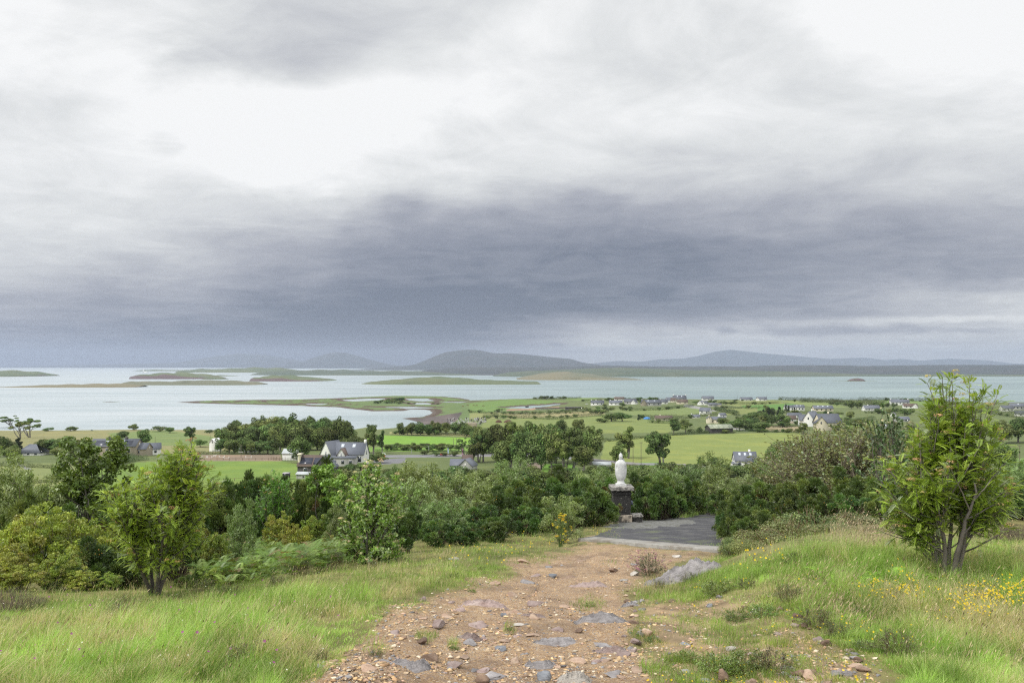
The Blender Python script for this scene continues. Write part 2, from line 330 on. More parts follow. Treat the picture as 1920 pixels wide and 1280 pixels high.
# ------------------------------------------------------------------ ground materials
def ground_mat(name, kind):
    m = bpy.data.materials.new(name); m.use_nodes = True; t = m.node_tree; q = NB(t); bs = t.nodes['Principled BSDF']
    pos = q.n('ShaderNodeNewGeometry').outputs['Position']; bn = q.n('ShaderNodeBump'); bs.inputs['Specular IOR Level'].default_value = .2
    at = q.n('ShaderNodeAttribute', attribute_name='tint').outputs[0]
    bs.inputs['Roughness'].default_value = .95
    if kind == 'path':
        vo = q.n('ShaderNodeTexVoronoi'); q.put(vo.inputs[0], q.v('ADD', pos, q.v('MULTIPLY', q.noise(pos, 30, 2, color=True), (.02, .02, .02)))); vo.inputs['Scale'].default_value = 60
        sc_ = q.n('ShaderNodeSeparateColor'); q.put(sc_.inputs[0], vo.outputs['Color'])
        peb = q.ramp(sc_.outputs[0], [(0, (.26,.165,.085)), (.3, (.42,.28,.15)), (.55, (.56,.40,.22)), (.75, (.60,.49,.34)), (.88, (.22,.23,.26)), (1, (.60,.52,.42))])
        sand = q.ramp(q.noise(pos, 4.5, 8, .7), [(.3, (.25,.17,.115)), (.5, (.40,.285,.19)), (.7, (.54,.42,.285))])
        c = q.mix(q.rng(q.noise(pos, 9, 4, .6), .42, .6, .25, .8), sand, peb)
        c = q.mix(1., c, q.ramp(q.noise(pos, .9, 4, .6), [(.32, (.62,.60,.62)), (.47, (.9,.87,.86)), (.7, (1.12,1.08,1.02))]), 'MULTIPLY')
        h = q.m('ADD', q.m('MULTIPLY', q.m('SUBTRACT', 1., vo.outputs[0]), .012), q.m('MULTIPLY', q.noise(pos, 11, 9, .72), .09))
        q.put(bs.inputs['Base Color'], q.mix(1., c, at, 'MULTIPLY'))
    elif kind == 'road':
        c = q.ramp(q.noise(pos, 1.1, 6, .6), [(.3, (.04,.04,.045)), (.5, (.066,.066,.072)), (.7, (.10,.098,.096))])
        c = q.mix(q.rng(q.noise(pos, 60, 2, .5), .5, .7, 0, .5), c, (.19,.188,.185))
        c = q.mix(q.rng(q.noise(pos, .55, 6, .7), .56, .66, 0, .8), c, (.10,.125,.045)); c = q.mix(q.rng(q.noise(pos, 1.1, 7, .7), .52, .68, 0, .6), c, (.15,.147,.14)); c = q.mix(q.rng(q.noise(pos, 2.2, 6, .7), .60, .66, 0, .8), c, (.035,.035,.038))
        h = q.m('MULTIPLY', q.noise(pos, 50, 4, .6), .012); q.put(bs.inputs['Base Color'], c); bs.inputs['Roughness'].default_value = .8
    elif kind == 'paving':
        vo = q.n('ShaderNodeTexVoronoi', feature='DISTANCE_TO_EDGE'); q.put(vo.inputs[0], q.v('MULTIPLY', pos, (1., 1.6, 1.))); vo.inputs['Scale'].default_value = 2.4
        c = q.ramp(q.noise(pos, 5, 6, .65), [(.35, (.11,.11,.108)), (.65, (.22,.22,.212))])
        e = q.rng(vo.outputs[0], .02, .07); c = q.mix(e, (.10,.10,.07), c); h = q.m('MULTIPLY', e, .01); q.put(bs.inputs['Base Color'], c)
    elif kind == 'concrete':
        c = q.ramp(q.noise(pos, 4, 7, .65), [(.3, (.20,.19,.17)), (.7, (.33,.32,.295))]); c = q.mix(q.rng(q.noise(pos, 1.3, 5, .6), .5, .62, 0, .5), c, (.16,.13,.10)); h = q.m('MULTIPLY', q.noise(pos, 60, 4), .004); q.put(bs.inputs['Base Color'], c)
    else:
        n1 = q.noise(pos, 7., 6, .7); n2 = q.noise(pos, .35, 5, .6); n3_ = q.noise(pos, .045, 5, .6)
        f = q.m('ADD', .44, q.m('ADD', q.m('MULTIPLY', n1, .25), q.m('ADD', q.m('MULTIPLY', n2, .40), q.m('MULTIPLY', n3_, .42))))
        cv = q.n('ShaderNodeCombineXYZ')
        for i in range(3): q.put(cv.inputs[i], f)
        c = q.mix(1., at, cv.outputs[0], 'MULTIPLY')
        c = q.mix(q.rng(n3_, .5, .62, 0, .45), c, q.mix(1., c, (1.25, 1.08, .95), 'MULTIPLY'))
        h = q.m('MULTIPLY', q.noise(pos, 12, 6, .7), .03); q.put(bs.inputs['Base Color'], c)
    bn.inputs['Distance'].default_value = 1.; bn.inputs['Strength'].default_value = .9
    q.put(bn.inputs['Height'], h); q.put(bs.inputs['Normal'], bn.outputs[0]); M[name] = m
for k_ in ('path', 'road', 'paving', 'concrete', 'ground'): ground_mat(k_, k_)

PATH = [(500,1700),(545,1300),(640,1215),(700,1165),(735,1132),(800,1118),(865,1104),(885,1085),(955,1075),(950,1050),(1010,1040),(1085,1022),(1100,1012),(1347,1036),
        (1330,1046),(1275,1058),(1235,1085),(1180,1110),(1195,1160),(1190,1210),(1245,1240),(1310,1300),(1420,1700)]
RUB = [(1200,1120),(1330,1110),(1440,1125),(1500,1165),(1560,1200),(1660,1262),(1620,1420),(1300,1420),(1230,1240),(1190,1190)]
ROAD = [(1098,1013),(1150,990),(1190,973),(1290,966),(1330,960),(1375,953),(1520,949),(1520,962),(1385,985),(1352,1000),(1356,1036)]
APRON = [(1128,988),(1170,978),(1200,973),(1262,971),(1298,977),(1306,982),(1262,988),(1180,993)]
T_, G_, B_, PG = (.215,.21,.095), (.115,.145,.055), (.14,.215,.045), (.185,.215,.08)
FIELDS = [([(-200,855),(-200,790),(425,795),(430,812),(545,830),(400,850),(200,850),(100,845)], T_),
 ([(200,812),(310,806),(400,818),(400,835),(250,835)], (.15,.20,.07)), ([(330,852),(525,852),(530,864),(330,864)], (.215,.165,.12)),
 ([(60,935),(130,895),(190,880),(260,866),(330,864),(530,864),(575,874),(640,930),(560,925),(480,905),(300,930),(200,950)], B_),
 ([(-200,960),(-100,870),(100,868),(190,870),(130,900),(60,960)], PG), ([(370,900),(640,905),(700,960),(300,960)], (.17,.23,.05)),
 ([(730,809),(1000,816),(1000,822),(730,813)], (.25,.25,.11)), ([(690,815),(985,823),(985,834),(690,832)], (.16,.29,.045)), ([(690,838),(1000,838),(1000,846),(690,846)], (.15,.25,.05)),
 ([(880,756),(960,748),(1060,752),(960,768),(930,772),(870,775)], (.125,.20,.055)), ([(845,775),(960,772),(930,785),(840,785)], (.20,.22,.085)),
 ([(940,776),(1130,770),(1135,776),(1100,780),(950,784)], (.27,.245,.12)), ([(915,786),(1130,779),(1270,792),(1255,811),(1100,812),(1010,808),(900,800)], (.165,.205,.065)),
 ([(1130,768),(1300,762),(1340,772),(1290,780),(1180,778)], (.155,.20,.07)), ([(1120,885),(1135,826),(1250,816),(1500,810),(1510,830),(1480,862),(1330,885)], (.185,.225,.065)),
 ([(1330,752),(1450,750),(1480,758),(1380,762)], (.18,.21,.07)), ([(1390,760),(1490,756),(1490,766),(1400,770)], (.10,.20,.045)), ([(1350,766),(1420,764),(1420,774),(1360,778)], (.17,.20,.065)),
 ([(1440,798),(1505,799),(1500,809),(1420,807)], (.27,.23,.14)), ([(1575,800),(1625,784),(1640,800),(1600,802)], (.14,.21,.05)), ([(1530,775),(1580,778),(1570,792),(1530,790)], (.15,.215,.06)),
 ([(1450,750),(1560,755),(1590,764),(1520,762)], (.17,.215,.07)), ([(1630,748),(1760,752),(1760,760),(1640,756)], (.14,.21,.06)), ([(1890,860),(2100,850),(2100,910),(1890,900)], (.15,.23,.06)),
 ([(1010,870),(1075,868),(1090,890),(1010,900)], (.13,.25,.04)), ([(1200,866),(1240,866),(1240,880),(1200,880)], (.13,.25,.04)),
 ([(1060,738),(1130,742),(1110,752),(1060,750)], (.14,.20,.06))]
ROADS_FAR = [([(690,853),(1010,850),(1180,866),(1400,874),(1400,878),(1180,871),(1010,855),(690,858)], (.20,.20,.21)), ([(1285,757),(1330,766),(1345,771),(1335,771),(1280,762)], (.25,.25,.24)),
 ([(700,861),(760,858),(760,867),(700,872)], (.17,.17,.18)), ([(842,776),(862,762),(880,760),(868,768),(850,790),(838,792)], (.33,.25,.17)), ([(948,767),(1050,762),(1050,766),(950,770)], (.30,.2,.14)),
 ([(1372,800),(1405,806),(1400,809),(1368,803)], (.3,.29,.27)), ([(985,868),(1022,866),(1010,890),(1000,890)], (.25,.2,.16)), ([(20,866),(30,866),(60,880),(50,880)], (.2,.2,.2))]
rowsD = list(np.arange(-14, 7, .5)); D_ = 7.
while D_ < 60: rowsD.append(D_); D_ += D_*D_/2538*1.5
while D_ < 400: rowsD.append(D_); D_ *= 1.012
while D_ < 2200: rowsD.append(D_); D_ += D_*D_/97045*.6
pxs = np.concatenate([np.linspace(-2400, -120, 60)[:-1], np.arange(-120, 2040, 3.), np.linspace(2040, 4300, 60)[1:]])
D2, P2 = np.meshgrid(np.array(rowsD), pxs, indexing='ij')
GX = (P2-CX)/F*np.maximum(D2, 7); GY = D2; GZ = height(GX, GY)
def project(x, y, z): yy = np.maximum(y, .5); return CX+F*x/yy, CY+F*(EYE-z)/yy
PX, PY = project(GX, GY, GZ)
front = GY > 5.2
nzp = fbm(GX*1.3, GY*.9, 4, 31)
def reg(poly, amp): return np.where(front, sdpoly(PX, PY, poly)+nzp*amp, -99)
inpath = np.maximum(reg(PATH, 26), np.where(~front, .9-np.abs(GX+.3)+nzp*.4, -99)); inroad = reg(ROAD, 2.); inap = reg(APRON, 1.5)
rub = np.where(front, sdpoly(PX, PY, RUB)/40, -9)
tint = np.empty(GX.shape+(3,)); tint[:] = G_
tint[GY < 150] = (.085,.115,.035)
ng = GY < 60; tint[ng] = np.array((.15,.145,.06))*(1+.7*fbm(GX[ng]*3, GY[ng]*3, 4, 91)[:, None])
for poly, c in FIELDS+ROADS_FAR:
    lo = np.array(poly).min(0); hi = np.array(poly).max(0); mk_ = (GY > 150) & (PX > lo[0]-20) & (PX < hi[0]+20) & (PY > lo[1]-9) & (PY < hi[1]+9)
    s_ = sdpoly(PX[mk_], PY[mk_], poly); sub = tint[mk_]; sub[s_ > 0] = c; tint[mk_] = sub
sdm = np.full(GX.shape, 999.); fm = GY > 650; sdm[fm] = shore_sd(GX[fm], GY[fm])
lowz = fm & (GZ < np.where(PX < 900, 1.15, 1.6)+.6*fbm(GX/14, GY/30, 3, 8))
tint[lowz] = (.085,.062,.045); tint[fm & (GZ < .35)] = (.11,.09,.075)
mudm = fm & (sdpoly(PX, PY, [(760,786),(810,781),(850,775),(868,772),(855,790),(830,800),(790,800)]) > 0); tint[mudm] = np.array((.10,.085,.08))*(1+.6*fbm(GX[mudm]/20, GY[mudm]/50, 3, 9)[:, None])
sal = fm & (PX < 880) & (GZ > .95+.5*fbm(GX/14, GY/30, 3, 8)) & (GY > 1000) & ~mudm; tint[sal] = (.115,.165,.06)
nearm = GY < 60
rw = np.clip(sstep(-.3, .6, rub+nzp*.9+fbm(GX*6, GY*6, 3, 77)*.5), 0, 1)*nearm
tint = tint*(1-rw[..., None])+np.array((.235,.185,.115))*(1+.8*fbm(GX*4, GY*4, 4, 93))[..., None]*rw[..., None]
pth = np.ones(GX.shape+(3,)); ed = sstep(26, 0, inpath+fbm(GX*5, GY*5, 3, 78)*20)*.55; pth = pth*(1-ed[..., None])+np.array((.55,.68,.42))*ed[..., None]
lab = np.zeros(GX.shape, int); lab[(inpath > 0)] = 1; lab[inroad > 0] = 2; lab[(inap > 0)] = 3
def cell(a): return a[:-1, :-1]
nr, ncol = GX.shape
idx = np.arange(nr*ncol).reshape(nr, ncol)
quads = np.stack([idx[:-1, :-1], idx[:-1, 1:], idx[1:, 1:], idx[1:, :-1]], -1).reshape(-1, 4)
ql = cell(lab).ravel(); VV = np.stack([GX, GY, GZ], -1).reshape(-1, 3)
for k, (nm_, mt) in enumerate((('ground', 'ground'), ('path', 'path'), ('road', 'road'), ('paving', 'paving'))):
    Q = quads[ql == k]; u, inv = np.unique(Q, return_inverse=True)
    mb = MB(); mb.add(VV[u], inv.reshape(-1, 4), col=(pth if k == 1 else tint).reshape(-1, 3)[u])
    tag(put(nm_, mb.mesh(nm_, M[mt], smooth=True)), kind='structure')
# concrete kerb across the path
a_ = hit(1084, 1014); c_ = hit(1346, 1037); mb = MB(); n_ = 24
pa, pb = np.array(a_[:2]), np.array(c_[:2]); dr = (pb-pa)/np.linalg.norm(pb-pa); nn = np.array((-dr[1], dr[0]));
if nn[1] < 0: nn = -nn
rows_ = []
for i in range(n_):
    p = pa+(pb-pa)*i/(n_-1); zt = max(78.3-.158*p[1]+.10, H1(*p)+.03)
    for w, dz in ((0, -.4), (0, -.015), (.015, 0), (.55, .0), (.57, -.02), (.57, -.4)): rows_.append((*(p+nn*w), (zt+dz)))
mb.add(rows_, [(i*6+j, i*6+6+j, i*6+7+j, i*6+1+j) for i in range(n_-1) for j in range(5)]+[(0,1,4,5),(1,2,3,4),((n_-1)*6,(n_-1)*6+5,(n_-1)*6+4,(n_-1)*6+1),((n_-1)*6+1,(n_-1)*6+4,(n_-1)*6+3,(n_-1)*6+2)])
tag(put('kerb_strip', mb.mesh('kerb_strip', M['concrete'])), kind='structure')

# ------------------------------------------------------------------ water
m = bpy.data.materials.new('water'); m.use_nodes = True; q = NB(m.node_tree); bs = m.node_tree.nodes['Principled BSDF']
pos = q.n('ShaderNodeNewGeometry').outputs['Position']
big = q.noise(q.v('MULTIPLY', pos, (.0004, .0011, 0)), 1., 4, .6)
sm = q.noise(q.v('MULTIPLY', pos, (.010, .010, 0)), 1., 6, .65)
c = q.ramp(big, [(.35, (.17,.23,.235)), (.6, (.25,.32,.31))])
sp_ = q.n('ShaderNodeSeparateXYZ'); q.put(sp_.inputs[0], pos)
c = q.mix(q.rng(q.m('DIVIDE', sp_.outputs[0], sp_.outputs[1]), .25, -.45), c, (.42,.46,.475))  # base colour paler to the left: bright cloud reflection painted into the water
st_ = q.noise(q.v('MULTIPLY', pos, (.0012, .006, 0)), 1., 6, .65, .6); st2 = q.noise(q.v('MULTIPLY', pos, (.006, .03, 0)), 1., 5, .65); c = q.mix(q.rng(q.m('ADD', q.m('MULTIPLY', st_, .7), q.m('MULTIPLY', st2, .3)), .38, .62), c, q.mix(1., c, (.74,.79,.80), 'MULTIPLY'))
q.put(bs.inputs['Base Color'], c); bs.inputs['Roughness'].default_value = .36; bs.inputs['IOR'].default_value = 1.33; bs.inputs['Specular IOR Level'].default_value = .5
bn = q.n('ShaderNodeBump'); bn.inputs['Distance'].default_value = 1.; bn.inputs['Strength'].default_value = 1.
wv_ = q.noise(q.v('MULTIPLY', pos, (.035, .16, 0)), 1., 7, .7)
q.put(bn.inputs['Height'], q.m('ADD', q.m('MULTIPLY', wv_, 1.6), q.m('MULTIPLY', sm, 2.2))); q.put(bs.inputs['Normal'], bn.outputs[0]); M['water'] = m
mb = MB(); xs = np.linspace(-29000, 29000, 30); ys = np.concatenate([np.linspace(500, 3000, 10), np.linspace(4000, 29500, 20)])
g = np.array([(x, y, 0) for y in ys for x in xs]); nx = len(xs)
mb.add(g, [(r*nx+i, r*nx+i+1, (r+1)*nx+i+1, (r+1)*nx+i) for r in range(len(ys)-1) for i in range(nx-1)])
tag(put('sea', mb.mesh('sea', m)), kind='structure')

# ------------------------------------------------------------------ islands, far shore, mountains
def isl_mat(name, grass, earth, lo=.86, hi=.95):
    m = bpy.data.materials.new(name); m.use_nodes = True; q = NB(m.node_tree); bs = m.node_tree.nodes['Principled BSDF']
    ge = q.n('ShaderNodeNewGeometry'); s_ = q.n('ShaderNodeSeparateXYZ'); q.put(s_.inputs[0], ge.outputs['True Normal'])
    nz = q.noise(q.v('MULTIPLY', ge.outputs['Position'], (.012, .012, .05)), 1., 6, .7)
    nb2 = q.noise(q.v('MULTIPLY', ge.outputs['Position'], (.002, .004, .0)), 1., 4, .6)
    g1 = q.mix(q.rng(nb2, .42, .58), grass, tuple(v*w for v, w in zip(grass, (1.35, 1.15, 1.1))))
    g1 = q.mix(q.rng(nz, .55, .7, 0, .55), g1, (.035,.05,.025))
    f = q.rng(q.m('ADD', s_.outputs[2], q.m('MULTIPLY', q.m('SUBTRACT', nz, .5), .12)), lo, hi)
    q.put(bs.inputs['Base Color'], q.mix(f, earth, g1)); bs.inputs['Roughness'].default_value = .95; M[name] = m
isl_mat('isle_green', (.08,.11,.05), (.085,.07,.05)); isl_mat('isle_tan', (.125,.13,.08), (.17,.135,.10), .7, .9); isl_mat('isle_brown', (.085,.115,.05), (.11,.075,.075), .93, .985)
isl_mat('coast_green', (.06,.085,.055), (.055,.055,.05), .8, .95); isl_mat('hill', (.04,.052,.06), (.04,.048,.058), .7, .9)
def isle(name, mt, base, top, depth, shelf=.0, seed=1, cliff=.8):
    """top: list of (px, py) along the skyline; base: py of the near waterline; depth in metres from front to back"""
    px0, px1 = top[0][0], top[-1][0]; D0 = EYE*F/(base-CY); n = max(24, int((px1-px0)/3)); m_ = 26
    V = []; pxs_ = np.linspace(px0, px1, n)
    tops = np.interp(pxs_, [p[0] for p in top], [p[1] for p in top])
    for j in range(m_):
        s_ = j/(m_-1)*2-1
        for i in range(n):
            e = max(0., 1-(2*i/(n-1)-1)**6)**.5
            D = D0+depth/2+depth/2*s_*(.35+.65*e)
            Dc = D0+depth/2*.7
            x = (pxs_[i]-CX)/F*Dc
            zt = max(0, EYE-(tops[i]-CY)/F*Dc)
            pr = max(0., 1-abs(s_)**3.2)**cliff
            z = zt*pr*(1+.10*math.sin(i*.37+j*.5+seed))-.6*(abs(s_) > .97)
            V.append((x, D, z-.3))
    V = np.array(V); V[:, 2] += fbm(V[:, 0]/90, V[:, 1]/90, 3, seed)*np.clip(V[:, 2]*.25, 0, 3)
    mb = MB(); mb.add(V, [(j*n+i, j*n+i+1, (j+1)*n+i+1, (j+1)*n+i) for j in range(m_-1) for i in range(n-1)])
    return tag(put(name, mb.mesh(name, M[mt], smooth=True)), kind='structure')
isle('island', 'isle_green', 706.3, [(-300,700),(-180,692),(-60,694),(0,694.8),(30,697),(62,701.5),(70,705)], 700, seed=2)
isle('island', 'isle_brown', 710.6, [(250,710),(256,703.5),(280,700.5),(320,698.8),(350,700),(375,703),(405,709)], 420, seed=3, cliff=.35)
isle('island', 'isle_green', 711.2, [(380,709),(400,708),(425,710.6)], 120, seed=4)
isle('island', 'isle_green', 705, [(390,704.6),(410,703),(445,704.8)], 200, seed=4)
isle('island', 'isle_brown', 714.8, [(473,713.5),(480,706.5),(510,703.8),(540,704.5),(570,708.5),(600,710),(620,714)], 420, seed=5, cliff=.5)
isle('island', 'isle_tan', 726.5, [(-200,724),(-20,726),(60,722.7),(120,720.5),(180,719),(230,719.3),(262,723.5)], 200, seed=6)
isle('island', 'isle_tan', 722, [(225,720),(240,715),(300,716),(350,713.5),(420,713.5),(470,716),(490,720)], 260, seed=7)
isle('island', 'isle_green', 721, [(680,720),(690,716),(720,714),(760,710.5),(800,707.5),(840,709),(900,713.5),(960,716),(1030,719),(1075,720.6)], 700, seed=8, cliff=.6)
isle('island', 'isle_tan', 712.5, [(962,712),(985,707),(1020,700.5),(1060,698),(1100,701),(1140,707),(1190,710),(1230,712)], 900, seed=9, cliff=.7)
isle('island', 'isle_green', 695.6, [(255,695.2),(275,693),(330,694),(345,695.4)], 700, seed=10)
isle('island', 'isle_green', 698.3, [(338,697.8),(350,693),(370,691.5),(400,692.5),(430,690.5),(470,689),(520,690.5),(545,696)], 1200, seed=11)
isle('rock_islet', 'isle_brown', 714.3, [(1592,713.6),(1598,710.5),(1608,709),(1617,710.8),(1622,713.8)], 60, seed=12, cliff=.3)
isle('rock_reef', 'isle_brown', 714.8, [(1560,714.4),(1600,713.9),(1645,714.4)], 40, seed=13)
isle('rock_reef', 'isle_brown', 753.6, [(190,753.2),(205,752.3),(225,753.2)], 9, seed=14)
isle('far_shore', 'coast_green', 703.5, [(486,702),(500,697),(545,694.5),(600,693.5),(650,696),(720,696),(800,697),(870,698),(960,700),(975,702)], 2200, seed=15)
isle('far_shore', 'coast_green', 706.5, [(920,705),(960,698),(1020,695.5),(1100,692.5),(1170,690.5),(1230,692),(1300,695),(1400,697),(1500,699),(1560,704)], 1500, seed=16)
isle('far_shore', 'coast_green', 705.5, [(1180,704),(1260,696),(1330,694),(1420,696),(1500,697),(1600,701),(1700,702),(1850,702),(2100,703)], 900, seed=17)
isle('far_shore', 'hill', 704, [(760,699),(820,691),(900,689),(980,690),(1060,688.5),(1150,686.5),(1220,687.5),(1300,688.5),(1370,687.5),(1450,689.5),(1530,686),(1570,685.5),(1620,689),(1700,689),(1740,687),(1800,686.5),(1880,685),(1960,686),(2200,684),(2300,700)], 4500, seed=18)
def range_(name, D, depth, top, seed, base_z=0):
    pxs_ = np.arange(top[0][0], top[-1][0]+1, 4.); n = len(pxs_); m_ = 15
    tops = np.interp(pxs_, [p[0] for p in top], [p[1] for p in top]); k = np.array([1, 2, 3, 2, 1])/9.; tops = np.convolve(np.pad(tops, 2, 'edge'), k, 'valid')
    x = (pxs_-CX)/F*D; zt = np.maximum(EYE-(tops-CY)/F*D, 0)
    V = []
    for j in range(m_):
        s_ = j/(m_-1)*2-1; V.append(np.stack([x*(1+depth/2*s_/D*.3), np.full(n, D+depth/2*s_), zt*(1-abs(s_)**1.4)*(1+.22*abs(s_)*fbm(x/900., np.full(n, s_*2.), 4, seed))-2], -1))
    mb = MB(); mb.add(np.concatenate(V), [(j*n+i, j*n+i+1, (j+1)*n+i+1, (j+1)*n+i) for j in range(m_-1) for i in range(n-1)])
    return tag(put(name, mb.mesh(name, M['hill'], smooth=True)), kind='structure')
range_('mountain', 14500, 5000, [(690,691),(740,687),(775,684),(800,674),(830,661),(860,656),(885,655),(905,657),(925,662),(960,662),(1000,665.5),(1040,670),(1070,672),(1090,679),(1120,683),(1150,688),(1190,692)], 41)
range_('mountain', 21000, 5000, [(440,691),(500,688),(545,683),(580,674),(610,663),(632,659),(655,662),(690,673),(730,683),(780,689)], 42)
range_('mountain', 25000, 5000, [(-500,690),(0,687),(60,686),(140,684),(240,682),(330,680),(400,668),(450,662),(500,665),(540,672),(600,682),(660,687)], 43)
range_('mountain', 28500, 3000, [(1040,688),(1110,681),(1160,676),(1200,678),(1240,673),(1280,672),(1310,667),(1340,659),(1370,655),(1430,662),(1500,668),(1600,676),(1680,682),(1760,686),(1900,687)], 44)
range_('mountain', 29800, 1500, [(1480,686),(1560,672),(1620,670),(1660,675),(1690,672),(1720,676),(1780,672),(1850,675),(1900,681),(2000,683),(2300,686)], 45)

# ------------------------------------------------------------------ haze
hz = bpy.data.materials.new('haze'); hz.use_nodes = True; t = hz.node_tree; t.nodes.clear()
pv = t.nodes.new('ShaderNodeVolumePrincipled'); pv.inputs['Color'].default_value = (.47,.53,.66,1); pv.inputs['Density'].default_value = 4.0e-5; pv.inputs['Anisotropy'].default_value = .0
o_ = t.nodes.new('ShaderNodeOutputMaterial'); t.links.new(pv.outputs[0], o_.inputs['Volume'])
mb = MB(); mb.box(-31000, 31000, -200, 31500, -5, 640)
hzo = tag(put('haze', mb.mesh('haze', hz)), kind='stuff')
# ================================================================== foliage builders
def rnd_dirs(r, n, up=0.):
    d = r.normal(size=(n, 3)); d[:, 2] += up; return d/np.linalg.norm(d, axis=1)[:, None]
GAIN = 1.0
def leaves(mb, P, N, size, r, col, asp=.5, cvar=.18, fold=0.):
    """rhombic leaves at P with surface normal about N"""
    n = len(P); size = np.broadcast_to(size, (n,))[:, None]
    u = np.cross(N, rnd_dirs(r, n)); u /= np.linalg.norm(u, axis=1)[:, None]+1e-9
    w = np.cross(N, u); w /= np.linalg.norm(w, axis=1)[:, None]+1e-9
    V = np.stack([P-u*size*.5, P+w*size*asp*.5, P+u*size*.5, P-w*size*asp*.5], 1).reshape(-1, 3)
    c = np.asarray(col, float); c = np.broadcast_to(c, (n, 3)) if c.ndim < 2 else c
    c = c*np.exp(r.normal(0, cvar, (n, 1)))
    mb.add(V, np.arange(4*n).reshape(n, 4), col=np.repeat(c, 4, 0))
def lobes_cloud(mb, r, lobes, n, size, pal, asp=.6, jit=.6, cvar=.2, up=.35, shell=(.72, 1.06)):
    L = np.array([l[:3] for l in lobes]); Rr = np.array([l[3] for l in lobes]); sq = np.array([l[4] if len(l) > 4 else 1. for l in lobes])
    p = Rr**2; k = r.choice(len(L), n, p=p/p.sum())
    d = rnd_dirs(r, n, .25); rr = Rr[k]*r.uniform(*shell, n)
    P = L[k]+d*rr[:, None]*np.stack([np.ones(n), np.ones(n), sq[k]], -1)
    N = d+rnd_dirs(r, n)*jit; N[:, 2] += up; N /= np.linalg.norm(N, axis=1)[:, None]
    pal = np.array(pal); lc = pal[r.integers(0, len(pal), len(L))]*np.exp(r.normal(0, .10, (len(L), 1)))
    c = lc[k]*.7+pal[r.integers(0, len(pal), n)]*.3
    leaves(mb, P, N, size*r.uniform(.65, 1.35, n), r, c, asp, cvar)
def limb(mb, r, a, b_, r0, r1, bow=.1, n=5, k=5, col=(.13, .11, .095)):
    a = np.array(a, float); b_ = np.array(b_, float); t = np.linspace(0, 1, n)[:, None]; L = np.linalg.norm(b_-a)
    off = np.array([r.normal(), r.normal(), -abs(r.normal())*.6])*bow*L
    P = a+(b_-a)*t+off*(t*(1-t)*4)*.5; mb.tube(P, np.linspace(r0, r1, n), k, col=col); return P

GRN = [(.11,.165,.042), (.08,.13,.034), (.14,.20,.055), (.165,.205,.07), (.10,.13,.045)]
def far_tree(seed, kind):
    """unit tree, height 1, crown diameter about .95: (trunk mesh, crown mesh)"""
    r = np.random.default_rng(seed); tr, cr = MB(), MB(); lob = []
    if kind == 'round':
        limb(tr, r, (0, 0, -.05), (.02, 0, .45), .035, .022); 
        for i in range(22):
            d = rnd_dirs(r, 1, .15)[0]; q_ = r.uniform(.35, 1); lob.append((d[0]*.34*q_, d[1]*.34*q_, .53+d[2]*.34*q_, r.uniform(.09, .17), .8))
        lob.append((0, 0, .58, .26, .9))
    elif kind == 'wood':                     # foliage to the ground
        limb(tr, r, (0, 0, -.05), (.02, 0, .4), .04, .022)
        for i in range(26):
            d = rnd_dirs(r, 1, .05)[0]; q_ = r.uniform(.4, 1); lob.append((d[0]*.36*q_, d[1]*.36*q_, .53+d[2]*.36*q_, r.uniform(.09, .17), .85))
        lob.append((0, 0, .5, .30, 1.1))
    elif kind == 'tall':                     # clear stems, open crown
        for i in range(3): limb(tr, r, (r.normal()*.02, r.normal()*.02, -.05), (r.normal()*.14, r.normal()*.1, .7), .03, .012, .15, 7)
        for i in range(26):
            a = r.uniform(0, 6.28); q_ = r.uniform(.05, 1)**.7; z = r.uniform(.38, .9); w = .36*math.sin(math.pi*min(1, (z-.25)/.72))**.6
            lob.append((math.cos(a)*w*q_, math.sin(a)*w*q_, z, r.uniform(.07, .13), .75))
    elif kind == 'wind':                     # flat-topped, layered, wind-blown
        for i in range(3):
            e = (r.normal()*.16, r.normal()*.1, r.uniform(.6, .8)); limb(tr, r, (r.normal()*.02, 0, -.05), e, .03, .012, .25, 7)
        for i in range(17):
            x = r.uniform(-.45, .5); lob.append((x, r.normal()*.15, .78-.25*abs(x)+r.normal()*.09, r.uniform(.07, .13), .5))
    elif kind == 'pine':
        limb(tr, r, (0, 0, -.05), (0, 0, .85), .03, .01)
        for i in range(26):
            z = r.uniform(.12, .93); a = r.uniform(0, 6.28); w = .30*(1.03-z)**.6; lob.append((math.cos(a)*w*r.uniform(.2, 1), math.sin(a)*w*r.uniform(.2, 1), z, .07+.07*(1-z), .8))
    elif kind == 'scrub':                    # low hawthorn or bush
        limb(tr, r, (0, 0, -.08), (.05, 0, .4), .04, .02)
        for i in range(18):
            d = rnd_dirs(r, 1, .2)[0]; q_ = r.uniform(.3, 1); lob.append((d[0]*.44*q_, d[1]*.4*q_, .46+d[2]*.36*q_, r.uniform(.12, .22), .85))
    for l in lob[:9]:
        s_ = (0, 0, r.uniform(.25, .45)); limb(tr, r, s_, l[:3], .014, .005, .1, 4, 4)
    pal = GRN if kind not in ('pine',) else [(.03,.05,.022), (.038,.06,.025), (.028,.042,.02)]
    lobes_cloud(cr, r, lob, 4200 if kind != 'wind' else 2400, .050, pal, .7, .6, .3)
    return tr.mesh('trunk', M['bark']), cr.mesh('crown', M['leaf_far'])
FT = {k: [far_tree(100+i*7+j, k) for j in range(n)] for i, (k, n) in enumerate((('round', 4), ('wood', 4), ('tall', 3), ('wind', 3), ('pine', 2), ('scrub', 4)))}
_rt = random.Random(5)
